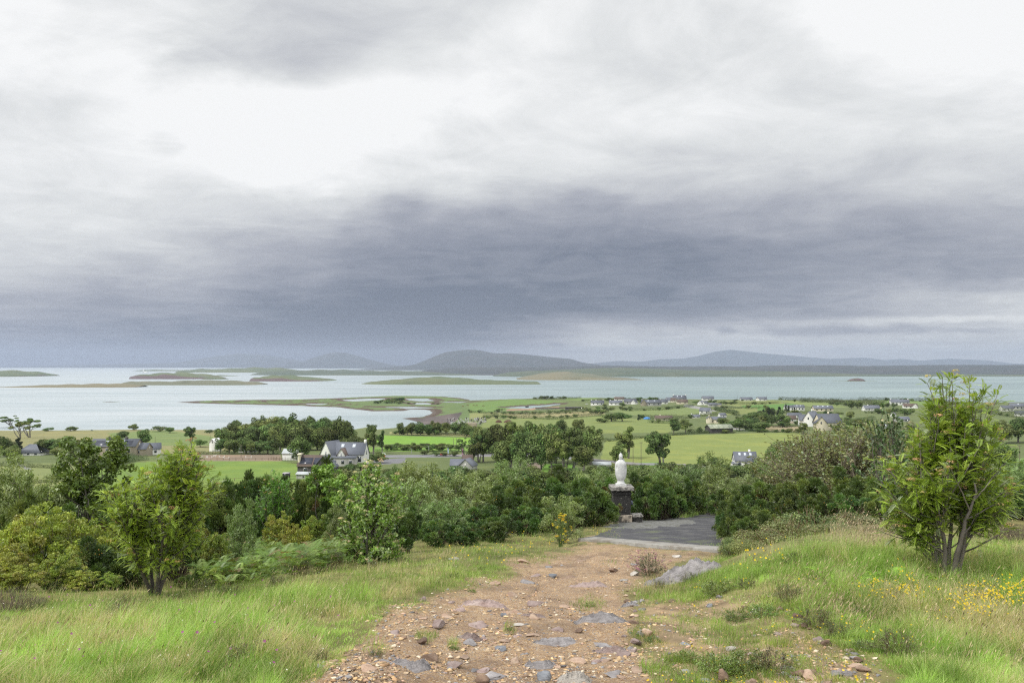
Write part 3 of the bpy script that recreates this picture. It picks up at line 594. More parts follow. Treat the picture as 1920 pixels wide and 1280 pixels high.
def tree(px, py, hpx, wpx, kind='round', name='tree', label=None, group=None, cat='tree', D=None, lean=0.):
    if D: x, D, z = atD(px, D)
    else: x, D, z = hit(px, py)
    h = hpx*D/F; w = wpx*D/F
    o = tag(put(name, None, loc=(x, D, z), rz=_rt.uniform(-.6, .6) if kind == 'wind' else _rt.uniform(0, 6.28), sc=(w/.95, w/.95, h)), label, cat, group)
    a, c = _rt.choice(FT[kind]); put('trunk', a, o); put('crown', c, o)
    return o

# ---------------- hedges
def hedge(pts, hm, wm=None, label=None, group='hedges between the fields', seed=0, dens=1., pal=None, name='hedge'):
    r = np.random.default_rng(900+seed); W_ = [hit(px, py)[:2] for px, py in pts]; mb = MB(); hm *= 1.35 if W_[0][1] > 700 else 1.; wm = wm or hm
    o_ = np.array(W_[0]); z0 = H1(*o_)
    for (a, b_) in zip(W_[:-1], W_[1:]):
        a = np.array(a); b_ = np.array(b_); L = np.linalg.norm(b_-a); Dm = (a[1]+b_[1])/2; sz = max(.22, Dm/1900)
        n = int(L*(hm+wm)*1.5*dens/sz**2); n = min(n, 16000)
        t = r.uniform(0, 1, n); bump_ = 1+.45*fbm(t*L/4.+seed*9, np.full(n, seed*3.3), 3, 3)+.25*fbm(t*L/1.3, np.full(n, 1.), 2, 4); ang = r.uniform(0, math.pi, n); rr = r.uniform(.7, 1.05, n)
        nd = np.array((-(b_-a)[1], (b_-a)[0]))/max(L, .01)
        xy = a+(b_-a)*t[:, None]+nd*(np.cos(ang)*wm*.5*rr)[:, None]
        z = height(xy[:, 0], xy[:, 1], False)+np.sin(ang)*hm*rr*bump_
        P = np.stack([xy[:, 0], xy[:, 1], z], -1)-np.array((*o_, z0)); N = np.stack([nd[0]*np.cos(ang), nd[1]*np.cos(ang), np.sin(ang)+.2], -1)+rnd_dirs(r, n)*.5
        pp = np.array(pal or [(.065,.095,.034), (.05,.075,.028), (.09,.125,.042)]); leaves(mb, P, N/np.linalg.norm(N, axis=1)[:, None], sz*r.uniform(.7, 1.4, n), r, pp[r.integers(0, len(pp), n)], .7, .25)
    return tag(put(name, mb.mesh(name, M['leaf_far']), loc=(*o_, z0)), label, 'hedge', group)

# ---------------- near shrubs: skeleton with leaves on it
def pinnate(r, P, Dn, L, col, mb, cvar=.16):
    """compound leaves: P bases, Dn directions, L lengths"""
    n = len(P); up = np.array((0, 0, 1.)); Dn = Dn/np.linalg.norm(Dn, axis=1)[:, None]
    s = np.cross(Dn, up+rnd_dirs(r, n)*.35); s /= np.linalg.norm(s, axis=1)[:, None]+1e-9; N = np.cross(s, Dn)
    cl = np.asarray(col)*np.exp(r.normal(0, cvar, (n, 1)))
    K = 6; parts = []; L = L[:, None]
    for i in range(K):
        t = .18+.70*i/(K-1); droop = -t*t*.35; c0 = P+Dn*L*t+N*L*droop
        ll = L*(.30-.10*abs(i/(K-1)-.4)); w = L*.078
        for sg in (-1, 1):
            d2 = s*sg*.85+Dn*.52-N*.22
            parts.append(np.stack([c0, c0+d2*ll*.5+Dn*w, c0+d2*ll, c0+d2*ll*.5-Dn*w], 1))
    c0 = P+Dn*L*.9-N*L*.33; d2 = Dn*.85-N*.5
    parts.append(np.stack([c0, c0+d2*L*.14+s*L*.055, c0+d2*L*.28, c0+d2*L*.14-s*L*.055], 1))
    c0 = P; parts.append(np.stack([c0, c0+Dn*L*.5-N*L*.06+s*L*.012, c0+Dn*L*.95-N*L*.33, c0+Dn*L*.5-N*L*.08-s*L*.012], 1))
    V = np.stack(parts, 1).reshape(-1, 3); m_ = len(V)//4
    cc = np.repeat(cl, len(parts), 0)*np.exp(r.normal(0, .06, (m_, 1)))
    mb.add(V, np.arange(4*m_).reshape(m_, 4), col=np.repeat(cc, 4, 0))
def near_tree(seed, H, W_, prof, stems=5, tips=110, leaf='pinnate', lpt=26, lsz=.15, pal=None, flowers=.4, fcol=(.50,.33,.12), base=.08, barkc=(.14,.125,.11), rough=.12, lean=.0, spread=.45, asp=.5, ffac=.012, blobs=None):
    """returns (branches, foliage, flowers) meshes; prof = radius factor by height fraction"""
    r = np.random.default_rng(seed); br, fo, fl = MB(), MB(), MB(); ph, pr = zip(*prof); S = []
    for i in range(stems):
        a = 2*math.pi*(i+r.uniform(-.3, .3))/stems; rr = spread*W_/2*r.uniform(.4, 1.); h = H*(r.uniform(.68, .93) if not blobs else r.uniform(.42, .68))
        e = np.array((math.cos(a)*rr+lean*h, math.sin(a)*rr, h)); s0 = np.array((math.cos(a), math.sin(a), 0))*base*r.uniform(.3, 1)
        t = np.linspace(0, 1, 12)[:, None]; P = s0+(e-s0)*t; P[:, :2] += (np.array((math.cos(a), math.sin(a)))*rr*.35)*(t*(1-t)*2.2)
        P += np.cumsum(r.normal(0, .012*H, (12, 3)), 0)*t*np.array((1, 1, .2)); P[0, 2] -= .1
        br.tube(P, np.linspace(.011*H, .003*H, 12)*r.uniform(.8, 1.2), 6, col=np.array(barkc)*r.uniform(.8, 1.3)); S.append(P)
    SP = np.concatenate(S); pal = np.array(pal or [(.20,.36,.045), (.155,.29,.04), (.25,.41,.07), (.12,.22,.035)])
    LP, LD, TP = [], [], []
    for i in range(tips):
        hf = r.uniform(max(.1, ph[0]), 1)**.9; a = r.uniform(0, 6.28); R_ = W_/2*np.interp(hf, ph, pr)*(1+.22*math.sin(a*3+seed)+.15*math.sin(hf*17+a*2))
        q_ = r.uniform(.35, 1)**.6*R_; tip = np.array((math.cos(a)*q_+lean*hf*H, math.sin(a)*q_, hf*H*r.uniform(.95, 1.03)))
        if blobs:
            wb_ = np.array([(b_[2]*b_[3])**.7 for b_ in blobs]); bb = blobs[r.choice(len(blobs), p=wb_/wb_.sum())]; d_ = rnd_dirs(r, 1)[0]*r.uniform(.15, 1)**.45; tip = np.array((bb[0]+d_[0]*bb[2], d_[1]*min(bb[2]*1.1, W_*.4)+(r.normal()*.1), bb[1]+d_[2]*bb[3])); tip[2] = max(tip[2], .15)
        want = tip*np.array((.35, .35, .62)); j = np.argmin(((SP-want)**2).sum(1)+r.uniform(0, .02*H*H, len(SP)))
        s0 = SP[j]; t = np.linspace(0, 1, 8)[:, None]; P = s0+(tip-s0)*t; P[:, 2] -= (t*(1-t)).ravel()*.22*np.linalg.norm((tip-s0)[:2]); P += np.cumsum(r.normal(0, rough*.03*H, (8, 3)), 0)*t
        br.tube(P, np.linspace(.0045*H, .0012*H, 8), 4, col=np.array(barkc)*r.uniform(.7, 1.2)); TP.append(P[-1])
        m_ = max(3, int(lpt*r.uniform(.6, 1.4))); tt = 1-r.uniform(0, 1, m_)**1.4*.75; k = tt*7; k0 = np.minimum(k.astype(int), 6); f = (k-k0)[:, None]
        Q = P[k0]*(1-f)+P[k0+1]*f; ax = P[-1]-P[-3]; ax /= np.linalg.norm(ax)+1e-9
        sub = rnd_dirs(r, m_); off = sub*(r.uniform(0, 1, m_)*.055*W_**.5*(1.3-tt*.6))[:, None]
        LP.append(Q+off); LD.append(ax*.55+sub*.8+np.array((0, 0, .10)))
    LP = np.concatenate(LP); LD = np.concatenate(LD); n = len(LP); cc = pal[r.integers(0, len(pal), n)]; pl_ = r.uniform(size=n) < .10; cc[pl_] = np.array((.30,.38,.22))
    if leaf == 'pinnate': pinnate(r, LP, LD, lsz*r.uniform(.7, 1.25, n), cc, fo)
    else:
        N = LD*.35+rnd_dirs(r, n)*.9+np.array((0, 0, .35)); leaves(fo, LP, N/np.linalg.norm(N, axis=1)[:, None], lsz*r.uniform(.7, 1.3, n), r, cc, asp, .2)
    out = [br.mesh('branches', M['twig'], True), fo.mesh('foliage', M['leaf'])]
    if flowers:
        for p in TP:
            if r.uniform() > flowers: continue
            for _ in range(1 if r.uniform() < .6 else 2):
                c0 = p+r.normal(0, .03, 3)+np.array((0, 0, .03)); m_ = 26; d = rnd_dirs(r, m_, .6); PP = c0+d*np.array((.055, .055, .022))*ffac/.012
                fc = np.array(fcol)*np.exp(r.normal(0, .15))*np.array((1, r.uniform(.8, 1.15), 1)); leaves(fl, PP, d, .022*ffac/.012, r, fc, .9, .12)
        out.append(fl.mesh('blossom', M['petal']))
    return out
def place(name, parts, px, D, top=None, Hn=1., wf=1., label=None, cat='shrub', group=None, rz=None, base=None, dz=0.):
    """thing from part meshes; scaled so that its top shows at pixel row top"""
    x, D, z = hit(px, base) if base else atD(px, D)
    z += dz; s = ((EYE-(top-CY)/F*D)-z)/Hn if top else 1.
    o = tag(put(name, None, loc=(x, D, z), rz=_rt.uniform(0, 6.28) if rz is None else rz, sc=(s*wf, s*wf, s)), label, cat, group)
    for n_, me in zip(('branches', 'foliage', 'blossom'), parts):
        ch = put(n_, me, o)
        if n_ == 'blossom': ch['kind'] = 'stuff'
    return o

# ---------------- gorse: dense spiny pads
def gorse(seed, brown=.08):
    r = np.random.default_rng(seed); fo, br, fl = MB(), MB(), MB(); pads = []
    while len(pads) < 46:
        d = rnd_dirs(r, 1, .3)[0]; q_ = r.uniform(.45, 1.)**.5; z = .50+d[2]*.42*q_
        if z < .08: continue
        pads.append((d[0]*.60*q_*(1+.25*math.sin(5*d[1]+seed)), d[1]*.60*q_, z+.06*r.normal(), r.uniform(.085, .17)))
    pal = np.array([(.085,.145,.034), (.11,.18,.042), (.06,.105,.028), (.14,.20,.055)])
    for p in pads:
        n = int(230*(p[3]/.12)**2); d = rnd_dirs(r, n, .45); c0 = np.array(p[:3]); base = c0+d*p[3]*r.uniform(.2, .75, (n, 1)); tip = base+d*p[3]*r.uniform(.3, .6, (n, 1))+r.normal(0, .006, (n, 3))
        s = np.cross(d, rnd_dirs(r, n)); s /= np.linalg.norm(s, axis=1)[:, None]+1e-9; w = .010
        dead = r.uniform() < brown*.6; c = (np.array((.13,.095,.045)) if dead else pal[r.integers(0, 4)]); cc = c*np.exp(r.normal(0, .22, (n, 1)))
        mid = base*.45+tip*.55; fo.add(np.stack([base, mid+s*w, tip, mid-s*w], 1).reshape(-1, 3), np.arange(4*n).reshape(n, 4), col=np.repeat(cc, 4, 0))
        limb(br, r, (r.normal()*.05, r.normal()*.05, -.1), c0*.95, .016, .005, .1, 5, 4, col=(.09,.07,.05))
        if r.uniform() < .12:
            m_ = 6; dd = rnd_dirs(r, m_, .4); leaves(fl, c0+dd*p[3]*1.05, dd, .024, r, (.45,.24,.04), .8, .2)
    return [br.mesh('branches', M['twig']), fo.mesh('foliage', M['leaf']), fl.mesh('blossom', M['petal'])]
GO = [gorse(300+i, (.03, .08, .12, .05)[i]) for i in range(4)]
def mound(seed, pal, leaf=.045, n=4200, stems=40, stemc=(.22,.15,.09), asp=.75):
    r = np.random.default_rng(seed); fo, br = MB(), MB(); lob = []
    for i in range(20):
        a = r.uniform(0, 6.28); q_ = r.uniform(0, 1)**.5*.75; lob.append((math.cos(a)*q_, math.sin(a)*q_, .42*(1-q_*q_)+.12, r.uniform(.2, .34), .9))
    lobes_cloud(fo, r, lob, n, leaf, pal, asp, .7, .25)
    for i in range(stems):
        a = r.uniform(0, 6.28); q_ = r.uniform(.1, .8); s0 = (math.cos(a)*q_*.5, math.sin(a)*q_*.5, .05); limb(br, r, s0, (math.cos(a)*q_*1.15, math.sin(a)*q_*1.15, .35+.55*(1-q_)+.12*r.uniform()), .007, .003, .25, 6, 4, col=stemc)
    return [br.mesh('branches', M['twig']), fo.mesh('foliage', M['leaf'])]
SAL = [(.20,.27,.085), (.16,.23,.06), (.28,.34,.17), (.13,.20,.05)]      # sallow
HAW = [(.27,.35,.045), (.21,.29,.04), (.33,.38,.07), (.15,.22,.03), (.27,.25,.06)]
DGR = [(.13,.21,.04), (.095,.16,.035), (.17,.25,.06)]
BR_ = mound(401, [(.19,.24,.07), (.14,.19,.055), (.24,.26,.10), (.19,.15,.07)], .05)
BR2 = mound(402, [(.16,.22,.06), (.12,.17,.05), (.22,.26,.085)], .05)
HEA = mound(403, [(.09,.07,.045), (.075,.065,.04), (.10,.075,.06), (.06,.06,.03)], .03, 5200, 60, (.14,.10,.08), .35)
egg = [(.05, .45), (.2, .8), (.45, 1.), (.7, .85), (.88, .5), (1., .15)]
col_ = [(.08, .7), (.25, .95), (.5, 1.), (.75, .9), (.9, .62), (1., .25)]
def bushy(seed, H, W_, pal, leaf, n, stems=7, barkc=(.14,.12,.10), flat=.8, asp=.5, sub=9, open_=0.):
    """multi-stemmed bush: big lobes carrying small leaf clumps, ragged outline"""
    r = np.random.default_rng(seed); br, fo = MB(), MB(); lob = []; big = []
    for i in range(13):
        a = r.uniform(0, 6.28); q_ = r.uniform(0, 1)**.6; z = r.uniform(.22, .86); w = (1-((z-.42)/.62)**2)**.5 if abs(z-.42) < .62 else .2
        big.append((math.cos(a)*q_*w*W_*.36, math.sin(a)*q_*w*W_*.36, z*H*.95, W_*r.uniform(.13, .2)))
    for b_ in big:
        limb(br, r, (r.normal()*.08, r.normal()*.08, -.1), b_[:3], .008*H, .003*H, .14, 7, 5, col=np.array(barkc)*r.uniform(.7, 1.3))
        for j in range(sub):
            d = rnd_dirs(r, 1, .35)[0]; c0 = np.array(b_[:3])+d*b_[3]*r.uniform(.75, 1.25); lob.append((*c0, b_[3]*r.uniform(.28, .5), flat))
            if j % 3 == 0: limb(br, r, b_[:3], c0+d*b_[3]*.3, .003*H, .001*H, .1, 4, 3, col=barkc)
    L = np.array([l[:3] for l in lob]); Rr = np.array([l[3] for l in lob]); k = r.choice(len(L), n, p=Rr**2/(Rr**2).sum()); d = rnd_dirs(r, n, .3)
    P = L[k]+d*(Rr[k]*r.uniform(.25, 1.1, n)**.6)[:, None]*np.array((1, 1, flat)); N = d*.6+rnd_dirs(r, n)*.75+np.array((0, 0, .3)); N /= np.linalg.norm(N, axis=1)[:, None]
    pal = np.array(pal); lc = pal[r.integers(0, len(pal), len(L))]*np.exp(r.normal(0, .14, (len(L), 1))); leaves(fo, P, N, leaf*r.uniform(.6, 1.35, n), r, lc[k]*.65+pal[r.integers(0, len(pal), n)]*.35, asp, .22)
    return [br.mesh('branches', M['twig'], True), fo.mesh('foliage', M['leaf'])]
SW = [bushy(500+i, 2.5, 2.7, SAL, .085, 8500, asp=.45) for i in range(4)]
HW = [bushy(520+i, 1.8, 2.4, HAW, .062, 9000, asp=.75, flat=.6) for i in range(3)]
DK = [bushy(540+i, 3.4, 3.0, DGR, .10, 9000, asp=.65) for i in range(2)]
SM = [near_tree(560+i, 2.4, 1.5, egg, 5, 130, 'pinnate', 22, .12, None, .3, (.45,.36,.17), blobs=[(0,1.55,.62,.6),(-.3,1.1,.5,.4),(.3,1.95,.36,.42),(.05,.55,.4,.5)]) for i in range(2)]
BARE = [near_tree(580, 2.3, 2.8, col_, 11, 300, 'oval', 24, .06, [(.20,.23,.07), (.15,.18,.05), (.26,.26,.11)], 0, barkc=(.20,.17,.125), rough=.2, spread=.8)]
WB = near_tree(590, 2.6, 2.2, [(.1,.4),(.3,.8),(.55,1.),(.75,.8),(.9,.5),(1.,.2)], 5, 80, 'oval', 26, .10, [(.10,.15,.05), (.075,.12,.035), (.14,.19,.09)], .2, (.5,.45,.3), asp=.6)
# ================================================================== near planting
RW = 'rowan tree'
roR = near_tree(601, 3.1, 2.75, [(.06,.25),(.15,.6),(.3,.95),(.5,1.),(.66,.85),(.8,.62),(.92,.36),(1.,.12)], 8, 230, 'pinnate', 24, .13, [(.31,.50,.06), (.25,.43,.05), (.38,.55,.10), (.19,.33,.045)], .38, (.48,.36,.17), .16, (.19,.17,.155), blobs=[(.12,1.84,.62,.85),(-.44,1.44,.5,.8),(-.06,2.74,.17,.40),(.47,2.5,.30,.46),(.58,1.2,.42,.6),(-.5,.7,.3,.4),(.1,2.3,.3,.4)])
place('rowan_tree', roR, 1772, 0, 706, 3.0, 1.12, 'tall rowan with orange-cream flower heads on the right bank, rising over the sea', RW, base=1082, rz=0)
roL = near_tree(602, 2.65, 2.3, [(.12,.35),(.25,.8),(.45,1.),(.62,.92),(.78,.62),(.9,.34),(1.,.12)], 6, 270, 'pinnate', 26, .115, [(.29,.45,.055), (.23,.38,.045), (.36,.50,.085), (.17,.28,.04)], .35, (.44,.32,.13), .07, (.10,.09,.08), blobs=[(.2,1.6,.78,.75),(.45,2.3,.32,.38),(-.38,1.6,.45,.55),(.82,1.87,.36,.42),(.1,.92,.7,.5),(.05,2.05,.35,.35)])
place('rowan_tree', roL, 290, 0, 822, 2.68, 1., 'dark-stemmed rowan at the far edge of the long grass on the left', RW, base=1117, rz=0)
roM = near_tree(603, 2.5, 2.0, [(.06,.6),(.2,.85),(.45,1.),(.7,.9),(.88,.55),(1.,.2)], 7, 220, 'oval', 44, .095, [(.29,.42,.07), (.23,.35,.055), (.36,.47,.12), (.45,.52,.25)], .6, (.55,.50,.28), .08, asp=.5, blobs=[(.05,1.2,.8,.9),(-.3,1.75,.42,.48),(.4,1.9,.42,.42),(0,.5,.8,.42),(.05,2.2,.25,.3)])
place('rowan_tree', roM, 692, 19, 858, 2.5, 1.06, 'young tree speckled with cream blossom at the brink of the verge, left of the path', 'tree', dz=-.25, rz=0)
SB = [bushy(565+i, 2.4, 2.0, [(.15,.25,.04), (.11,.19,.035), (.20,.30,.055)], .085, 9000, barkc=(.11,.10,.09), asp=.5) for i in range(2)]
place('rowan_tree', SB[0], 150, 25, 830, 2.3, 1.0, 'small dense rowan standing clear against the bright field at the left', RW)
place('rowan_tree', SM[1], 515, 30, 876, 2.4, .85, 'slim young rowan growing out of the gorse below the green field', RW)
place('rowan_tree', SB[1], 632, 31, 862, 2.3, .95, 'rowan full of yellowish flower heads directly left of the blossoming young tree', RW)
place('whitebeam', WB, 1665, 26, 764, 2.6, .75, 'open windswept whitebeam with pale undersides just left of the tall rowan', 'tree')
def shrubs(rows, name, V, Hn, label, cat, group, wb):
    _rt.seed(name+str(len(rows)))
    for i, (px, D, top, w) in enumerate(rows):
        v = V[i % len(V)]; x, D, z = atD(px, D); s = ((EYE-(top-CY)/F*D)-z)/Hn; s = max(s, .25)
        place(name, v, px, D, top, Hn, np.clip(w*D/F/wb/s, .6, 2.6), label, cat, group)
shrubs([(20,28,852,140),(75,25,866,90),(780,34,860,120),(850,38,868,120),(900,36,892,110),(835,27,922,95),(800,27,945,80),(760,30,880,100),(965,50,862,110),(930,45,880,90),(720,40,872,80)],
       'willow_bush', SW, 2.5, 'grey-green willow bush in the thicket behind the grass verge left of the statue', 'bush', 'willow bushes left of the statue', 2.7)
shrubs([(1140,60,880,80),(1205,62,866,90),(1245,58,872,80),(1290,60,862,90),(1335,56,858,100),(1375,52,882,90),(1445,46,858,110),(1400,60,880,80),(1460,58,838,80),(1905,30,850,90),(1100,66,880,80)],
       'willow_bush', SW, 2.5, 'grey-green willow bush in the thicket behind the statue and to its right', 'bush', 'willow bushes right of the statue', 2.7)
shrubs([(40,17,964,140),(120,17.5,958,150),(195,18.5,975,120),(25,14.8,1012,120),(110,14.5,1040,90),(60,20,950,140),(350,21,935,80)],
       'hawthorn_bush', HW, 1.8, 'yellow-green hawthorn bush at the left edge behind the long grass', 'bush', 'yellow-green hawthorns at the left edge', 2.4)
shrubs([(175,15.6,1022,140),(235,16,1030,110),(90,26,926,90),(30,24,940,90),(145,27,918,90),(410,31,908,80),(445,33,902,80),(400,30,930,70),(470,34,908,80),(500,36,893,80),(560,36,896,80),(590,34,905,90),(540,33,915,80),(570,33,925,70),(430,31,940,60),(495,31,935,70),
        (620,33,884,90),(615,31,935,60),(330,20,968,100),(350,26,925,90),(270,28,935,90),(660,27,925,80),(210,24,955,110),(520,38,903,80),(470,40,903,80),(240,19,1005,90),(55,30,915,90),(100,22,960,120)],
       'gorse_bush', GO, .98, 'dark spiny gorse bush on the slope left of the path', 'bush', 'gorse bushes left of the path', 1.35)
shrubs([(945,33,925,110),(1000,36,912,120),(1050,38,905,120),(1100,40,903,110),(1132,42,930,70),(985,30,950,90),(900,29,950,100),(1080,36,930,100),(1112,39,945,80),(860,28,960,100),(1030,33,950,100),(930,27,975,90),(1060,44,890,110),
        (1000,44,895,110),(1120,48,900,90),(960,40,905,100),(1085,40,950,60),(820,24,975,90),(870,25,985,80),(760,22,960,80)],
       'gorse_bush', GO, .98, 'dark spiny gorse bush in the thicket left of the statue pedestal', 'bush', 'gorse bushes left of the pedestal', 1.35)
shrubs([(1180,49,900,80),(1215,47,905,80),(1240,48,915,70),(1262,49,925,60),(1285,54,915,60),(1205,50,893,80),(1250,54,900,80),(1300,58,905,60),(1330,62,905,70)],
       'gorse_bush', GO, .98, 'dark spiny gorse bush behind the pedestal at the edge of the tarmac', 'bush', 'gorse bushes behind the pedestal', 1.35)
shrubs([(1395,30,925,100),(1372,28,955,70),(1445,32,905,110),(1500,30,900,110),(1560,28,890,120),(1620,26,892,110),(1665,24,905,100),(1420,27,940,90),(1480,26,930,90),(1540,24,925,90),(1600,23,930,90),(1360,29,970,50),(1660,21,930,80),
        (1440,38,895,100),(1380,40,918,90),(1388,26,946,80),(1372,25,966,50),(1425,24.5,955,90),(1400,24,975,60),(1850,22,900,100),(1905,24,915,90),(1800,24,890,90),(1350,52,925,60)],
       'gorse_bush', GO, .98, 'dark spiny gorse bush above the bramble bank right of the tarmac', 'bush', 'gorse bushes right of the tarmac', 1.35)
shrubs([(1440,17,992,140),(1520,19,958,150),(1600,20,962,130),(1400,15.8,1012,90),(1480,17.5,972,120),(1560,18,985,110),(1640,17,985,90),(1392,21,1004,90),(1370,21.5,1020,50)], 'bramble_patch', [BR_, BR2], .78,
       'bramble patch arching over the bank between the tarmac and the tall rowan', 'bramble', 'brambles on the right bank', 2.0)
shrubs([(1885,13.2,1040,90),(1920,14.5,1020,80)], 'bramble_patch', [BR2], .78, 'bramble patch at the right edge beyond the yellow flowers', 'bramble', 'brambles at the right edge', 2.0)
shrubs([(1870,16,985,110),(1915,15,990,90)], 'heather_clump', [HEA], .7, 'brown heather clump at the right edge behind the tall rowan', 'heather', 'heather at the right edge', 1.8)
shrubs([(15,11.2,1112,100),(62,11.5,1122,70)], 'heather_clump', [HEA], .7, 'brown heather clump at the left edge behind the long grass', 'heather', 'heather at the left edge', 1.8)
shrubs([(610,17.5,1032,80),(560,16,1050,60)], 'heather_clump', [HEA], .7, 'dark heather clump along the brink of the grass left of the blossoming young tree', 'heather', 'heather on the left brink', 1.8)
shrubs([(1500,60,815,120),(1455,70,830,80),(1545,64,822,90)], 'dark_bush', DK, 3.4, 'dark green bushy tree in front of the cream gabled house', 'tree', 'dark bushy trees in front of the cream house', 3.0)
for i, (px, D, top, wf, tx) in enumerate([(1535,36,806,1.,'left of the greener ones'),(1600,33,790,1.15,'beside the whitebeam'),(1650,35,785,1.,'behind the whitebeam')]):
    place('scrub_bush', BARE[0], px, D, top, 2.3, wf*1.35, 'brownish half-bare twiggy bush %s' % tx, 'bush')
place('willow_bush', SW[1], 1052, 27, 918, 2.5, .8, 'pale feathery willow bush beside the yellow-flowering broom', 'bush')
shrubs([(400,20,985,60),(450,22,975,70),(500,21,995,60),(560,23,980,60),(610,21,1000,60),(640,23,975,60),(375,17.5,1020,60),(520,26,960,70),(590,27,955,60)], 'scrub_bush', [HW[0], SW[0], GO[1], HW[2]], 1.9, 'low mixed scrub bush rising out of the bracken left of the blossoming young tree', 'bush', 'scrub bushes in the bracken', 2.2)
shrubs([(45,14,1055,90),(95,14.2,1075,80),(150,14.4,1062,80),(205,14.6,1075,70),(345,15,1055,70),(400,15.6,1060,60),(5,14,1030,90)], 'scrub_bush', [HW[1], GO[2], HW[0]], 1.9, 'low bush in the hollow directly behind the long grass at the left', 'bush', 'low bushes behind the long grass', 2.2)
BROOM = near_tree(610, .8, .55, egg, 9, 60, 'oval', 14, .03, [(.17,.24,.06)], .55, (.72,.56,.03), .05, (.10,.15,.04), asp=.3, ffac=.008)
place('broom_bush', BROOM, 1052, 25, 966, .8, 1.1, 'small broom bush covered in yellow flowers left of the statue pedestal', 'bush')
PINK = near_tree(611, .42, .75, [(.1,.8),(.5,1.),(.8,.8),(1.,.3)], 12, 110, 'oval', 22, .022, [(.06,.085,.03), (.05,.07,.025)], .35, (.35,.13,.25), .1, (.10,.08,.05), asp=.3, ffac=.005)
place('heather_clump', PINK, 1218, 0, 1034, .42, 1., 'heather clump with pink flowers growing behind a stone in the middle of the path', 'heather', base=1074)

# fern fronds
def ferns(spots, r, mb, L=.5, up=0., pal=((.15,.27,.04), (.115,.21,.035), (.20,.30,.06))):
    pal = np.array(pal); A = []
    for (x, y) in spots:
        z = H1(x, y)+r.uniform(0, up); k = r.integers(4, 7)
        for i in range(k):
            a = r.uniform(0, 6.28); l = L*r.uniform(.6, 1.2); A.append((x, y, z+.02, math.cos(a), math.sin(a), r.uniform(.55, 1.1), l))
    A = np.array(A); n = len(A); P = A[:, :3]; d = A[:, 3:6]/np.linalg.norm(A[:, 3:6], axis=1)[:, None]; L_ = A[:, 6:7]
    s = np.cross(d, (0, 0, 1.)); s /= np.linalg.norm(s, axis=1)[:, None]; N = np.cross(s, d); col = pal[r.integers(0, len(pal), n)]*np.exp(r.normal(0, .22, (n, 1))); br_ = (r.uniform(size=n) < .07*(up > 0)); col[br_] = (.26,.17,.08); q = []
    for i in range(14):
        t = .15+.85*i/13; c0 = P+d*L_*t+np.array((0, 0, -1.))*L_*t*t*.45; w = L_*.30*(1.05-t)**.8
        for sg in (-1, 1):
            e = c0+s*sg*w+d*w*.3-N*w*.15; q.append(np.stack([c0-d*L_*.012, c0*.5+e*.5+d*L_*.012, e, c0*.5+e*.5-d*L_*.018], 1))
    V = np.stack(q, 1).reshape(-1, 3); m_ = len(V)//4; mb.add(V, np.arange(4*m_).reshape(m_, 4), col=np.repeat(np.repeat(col, len(q), 0), 4, 0))
rf = np.random.default_rng(77); mb = MB(); sp = []
while len(sp) < 2000:
    px, py = rf.uniform(370, 690), rf.uniform(985, 1095)
    if sdpoly(np.array([px]), np.array([py]), [(370,1100),(375,1010),(420,985),(640,985),(670,1010),(650,1055),(540,1080)])[0] < 0: continue
    x, y, z = hit(px, py+6); sp.append((x, y))
ferns(sp, rf, mb, .42, up=.5); tag(put('bracken', mb.mesh('bracken', M['leaf'])), kind='stuff')
mb = MB(); sp = []
for i in range(260):
    px, py = rf.uniform(395, 660), rf.uniform(975, 1060); x, y, z = hit(px, py); l = rf.uniform(.3, .8)
    mb.tube([(x, y, z), (x+rf.normal()*.1, y, z+l*.6), (x+rf.normal()*.25, y, z+l)], [.006, .005, .003], 3, col=np.array((.30,.17,.11))*rf.uniform(.7, 1.2))
tag(put('dead_bracken', mb.mesh('dead_bracken', M['twig'])), kind='stuff')
mb = MB(); x0, y0, z0 = hit(1640, 1100)
sp = [(x0+rf.normal()*.30, y0+rf.normal()*.25) for _ in range(26)]; ferns(sp, rf, mb, .38, pal=((.20,.42,.04), (.17,.35,.035)))
tag(put('fern', mb.mesh('fern', M['leaf'])), 'bright green fern left of the tall rowan in the grass', 'fern')

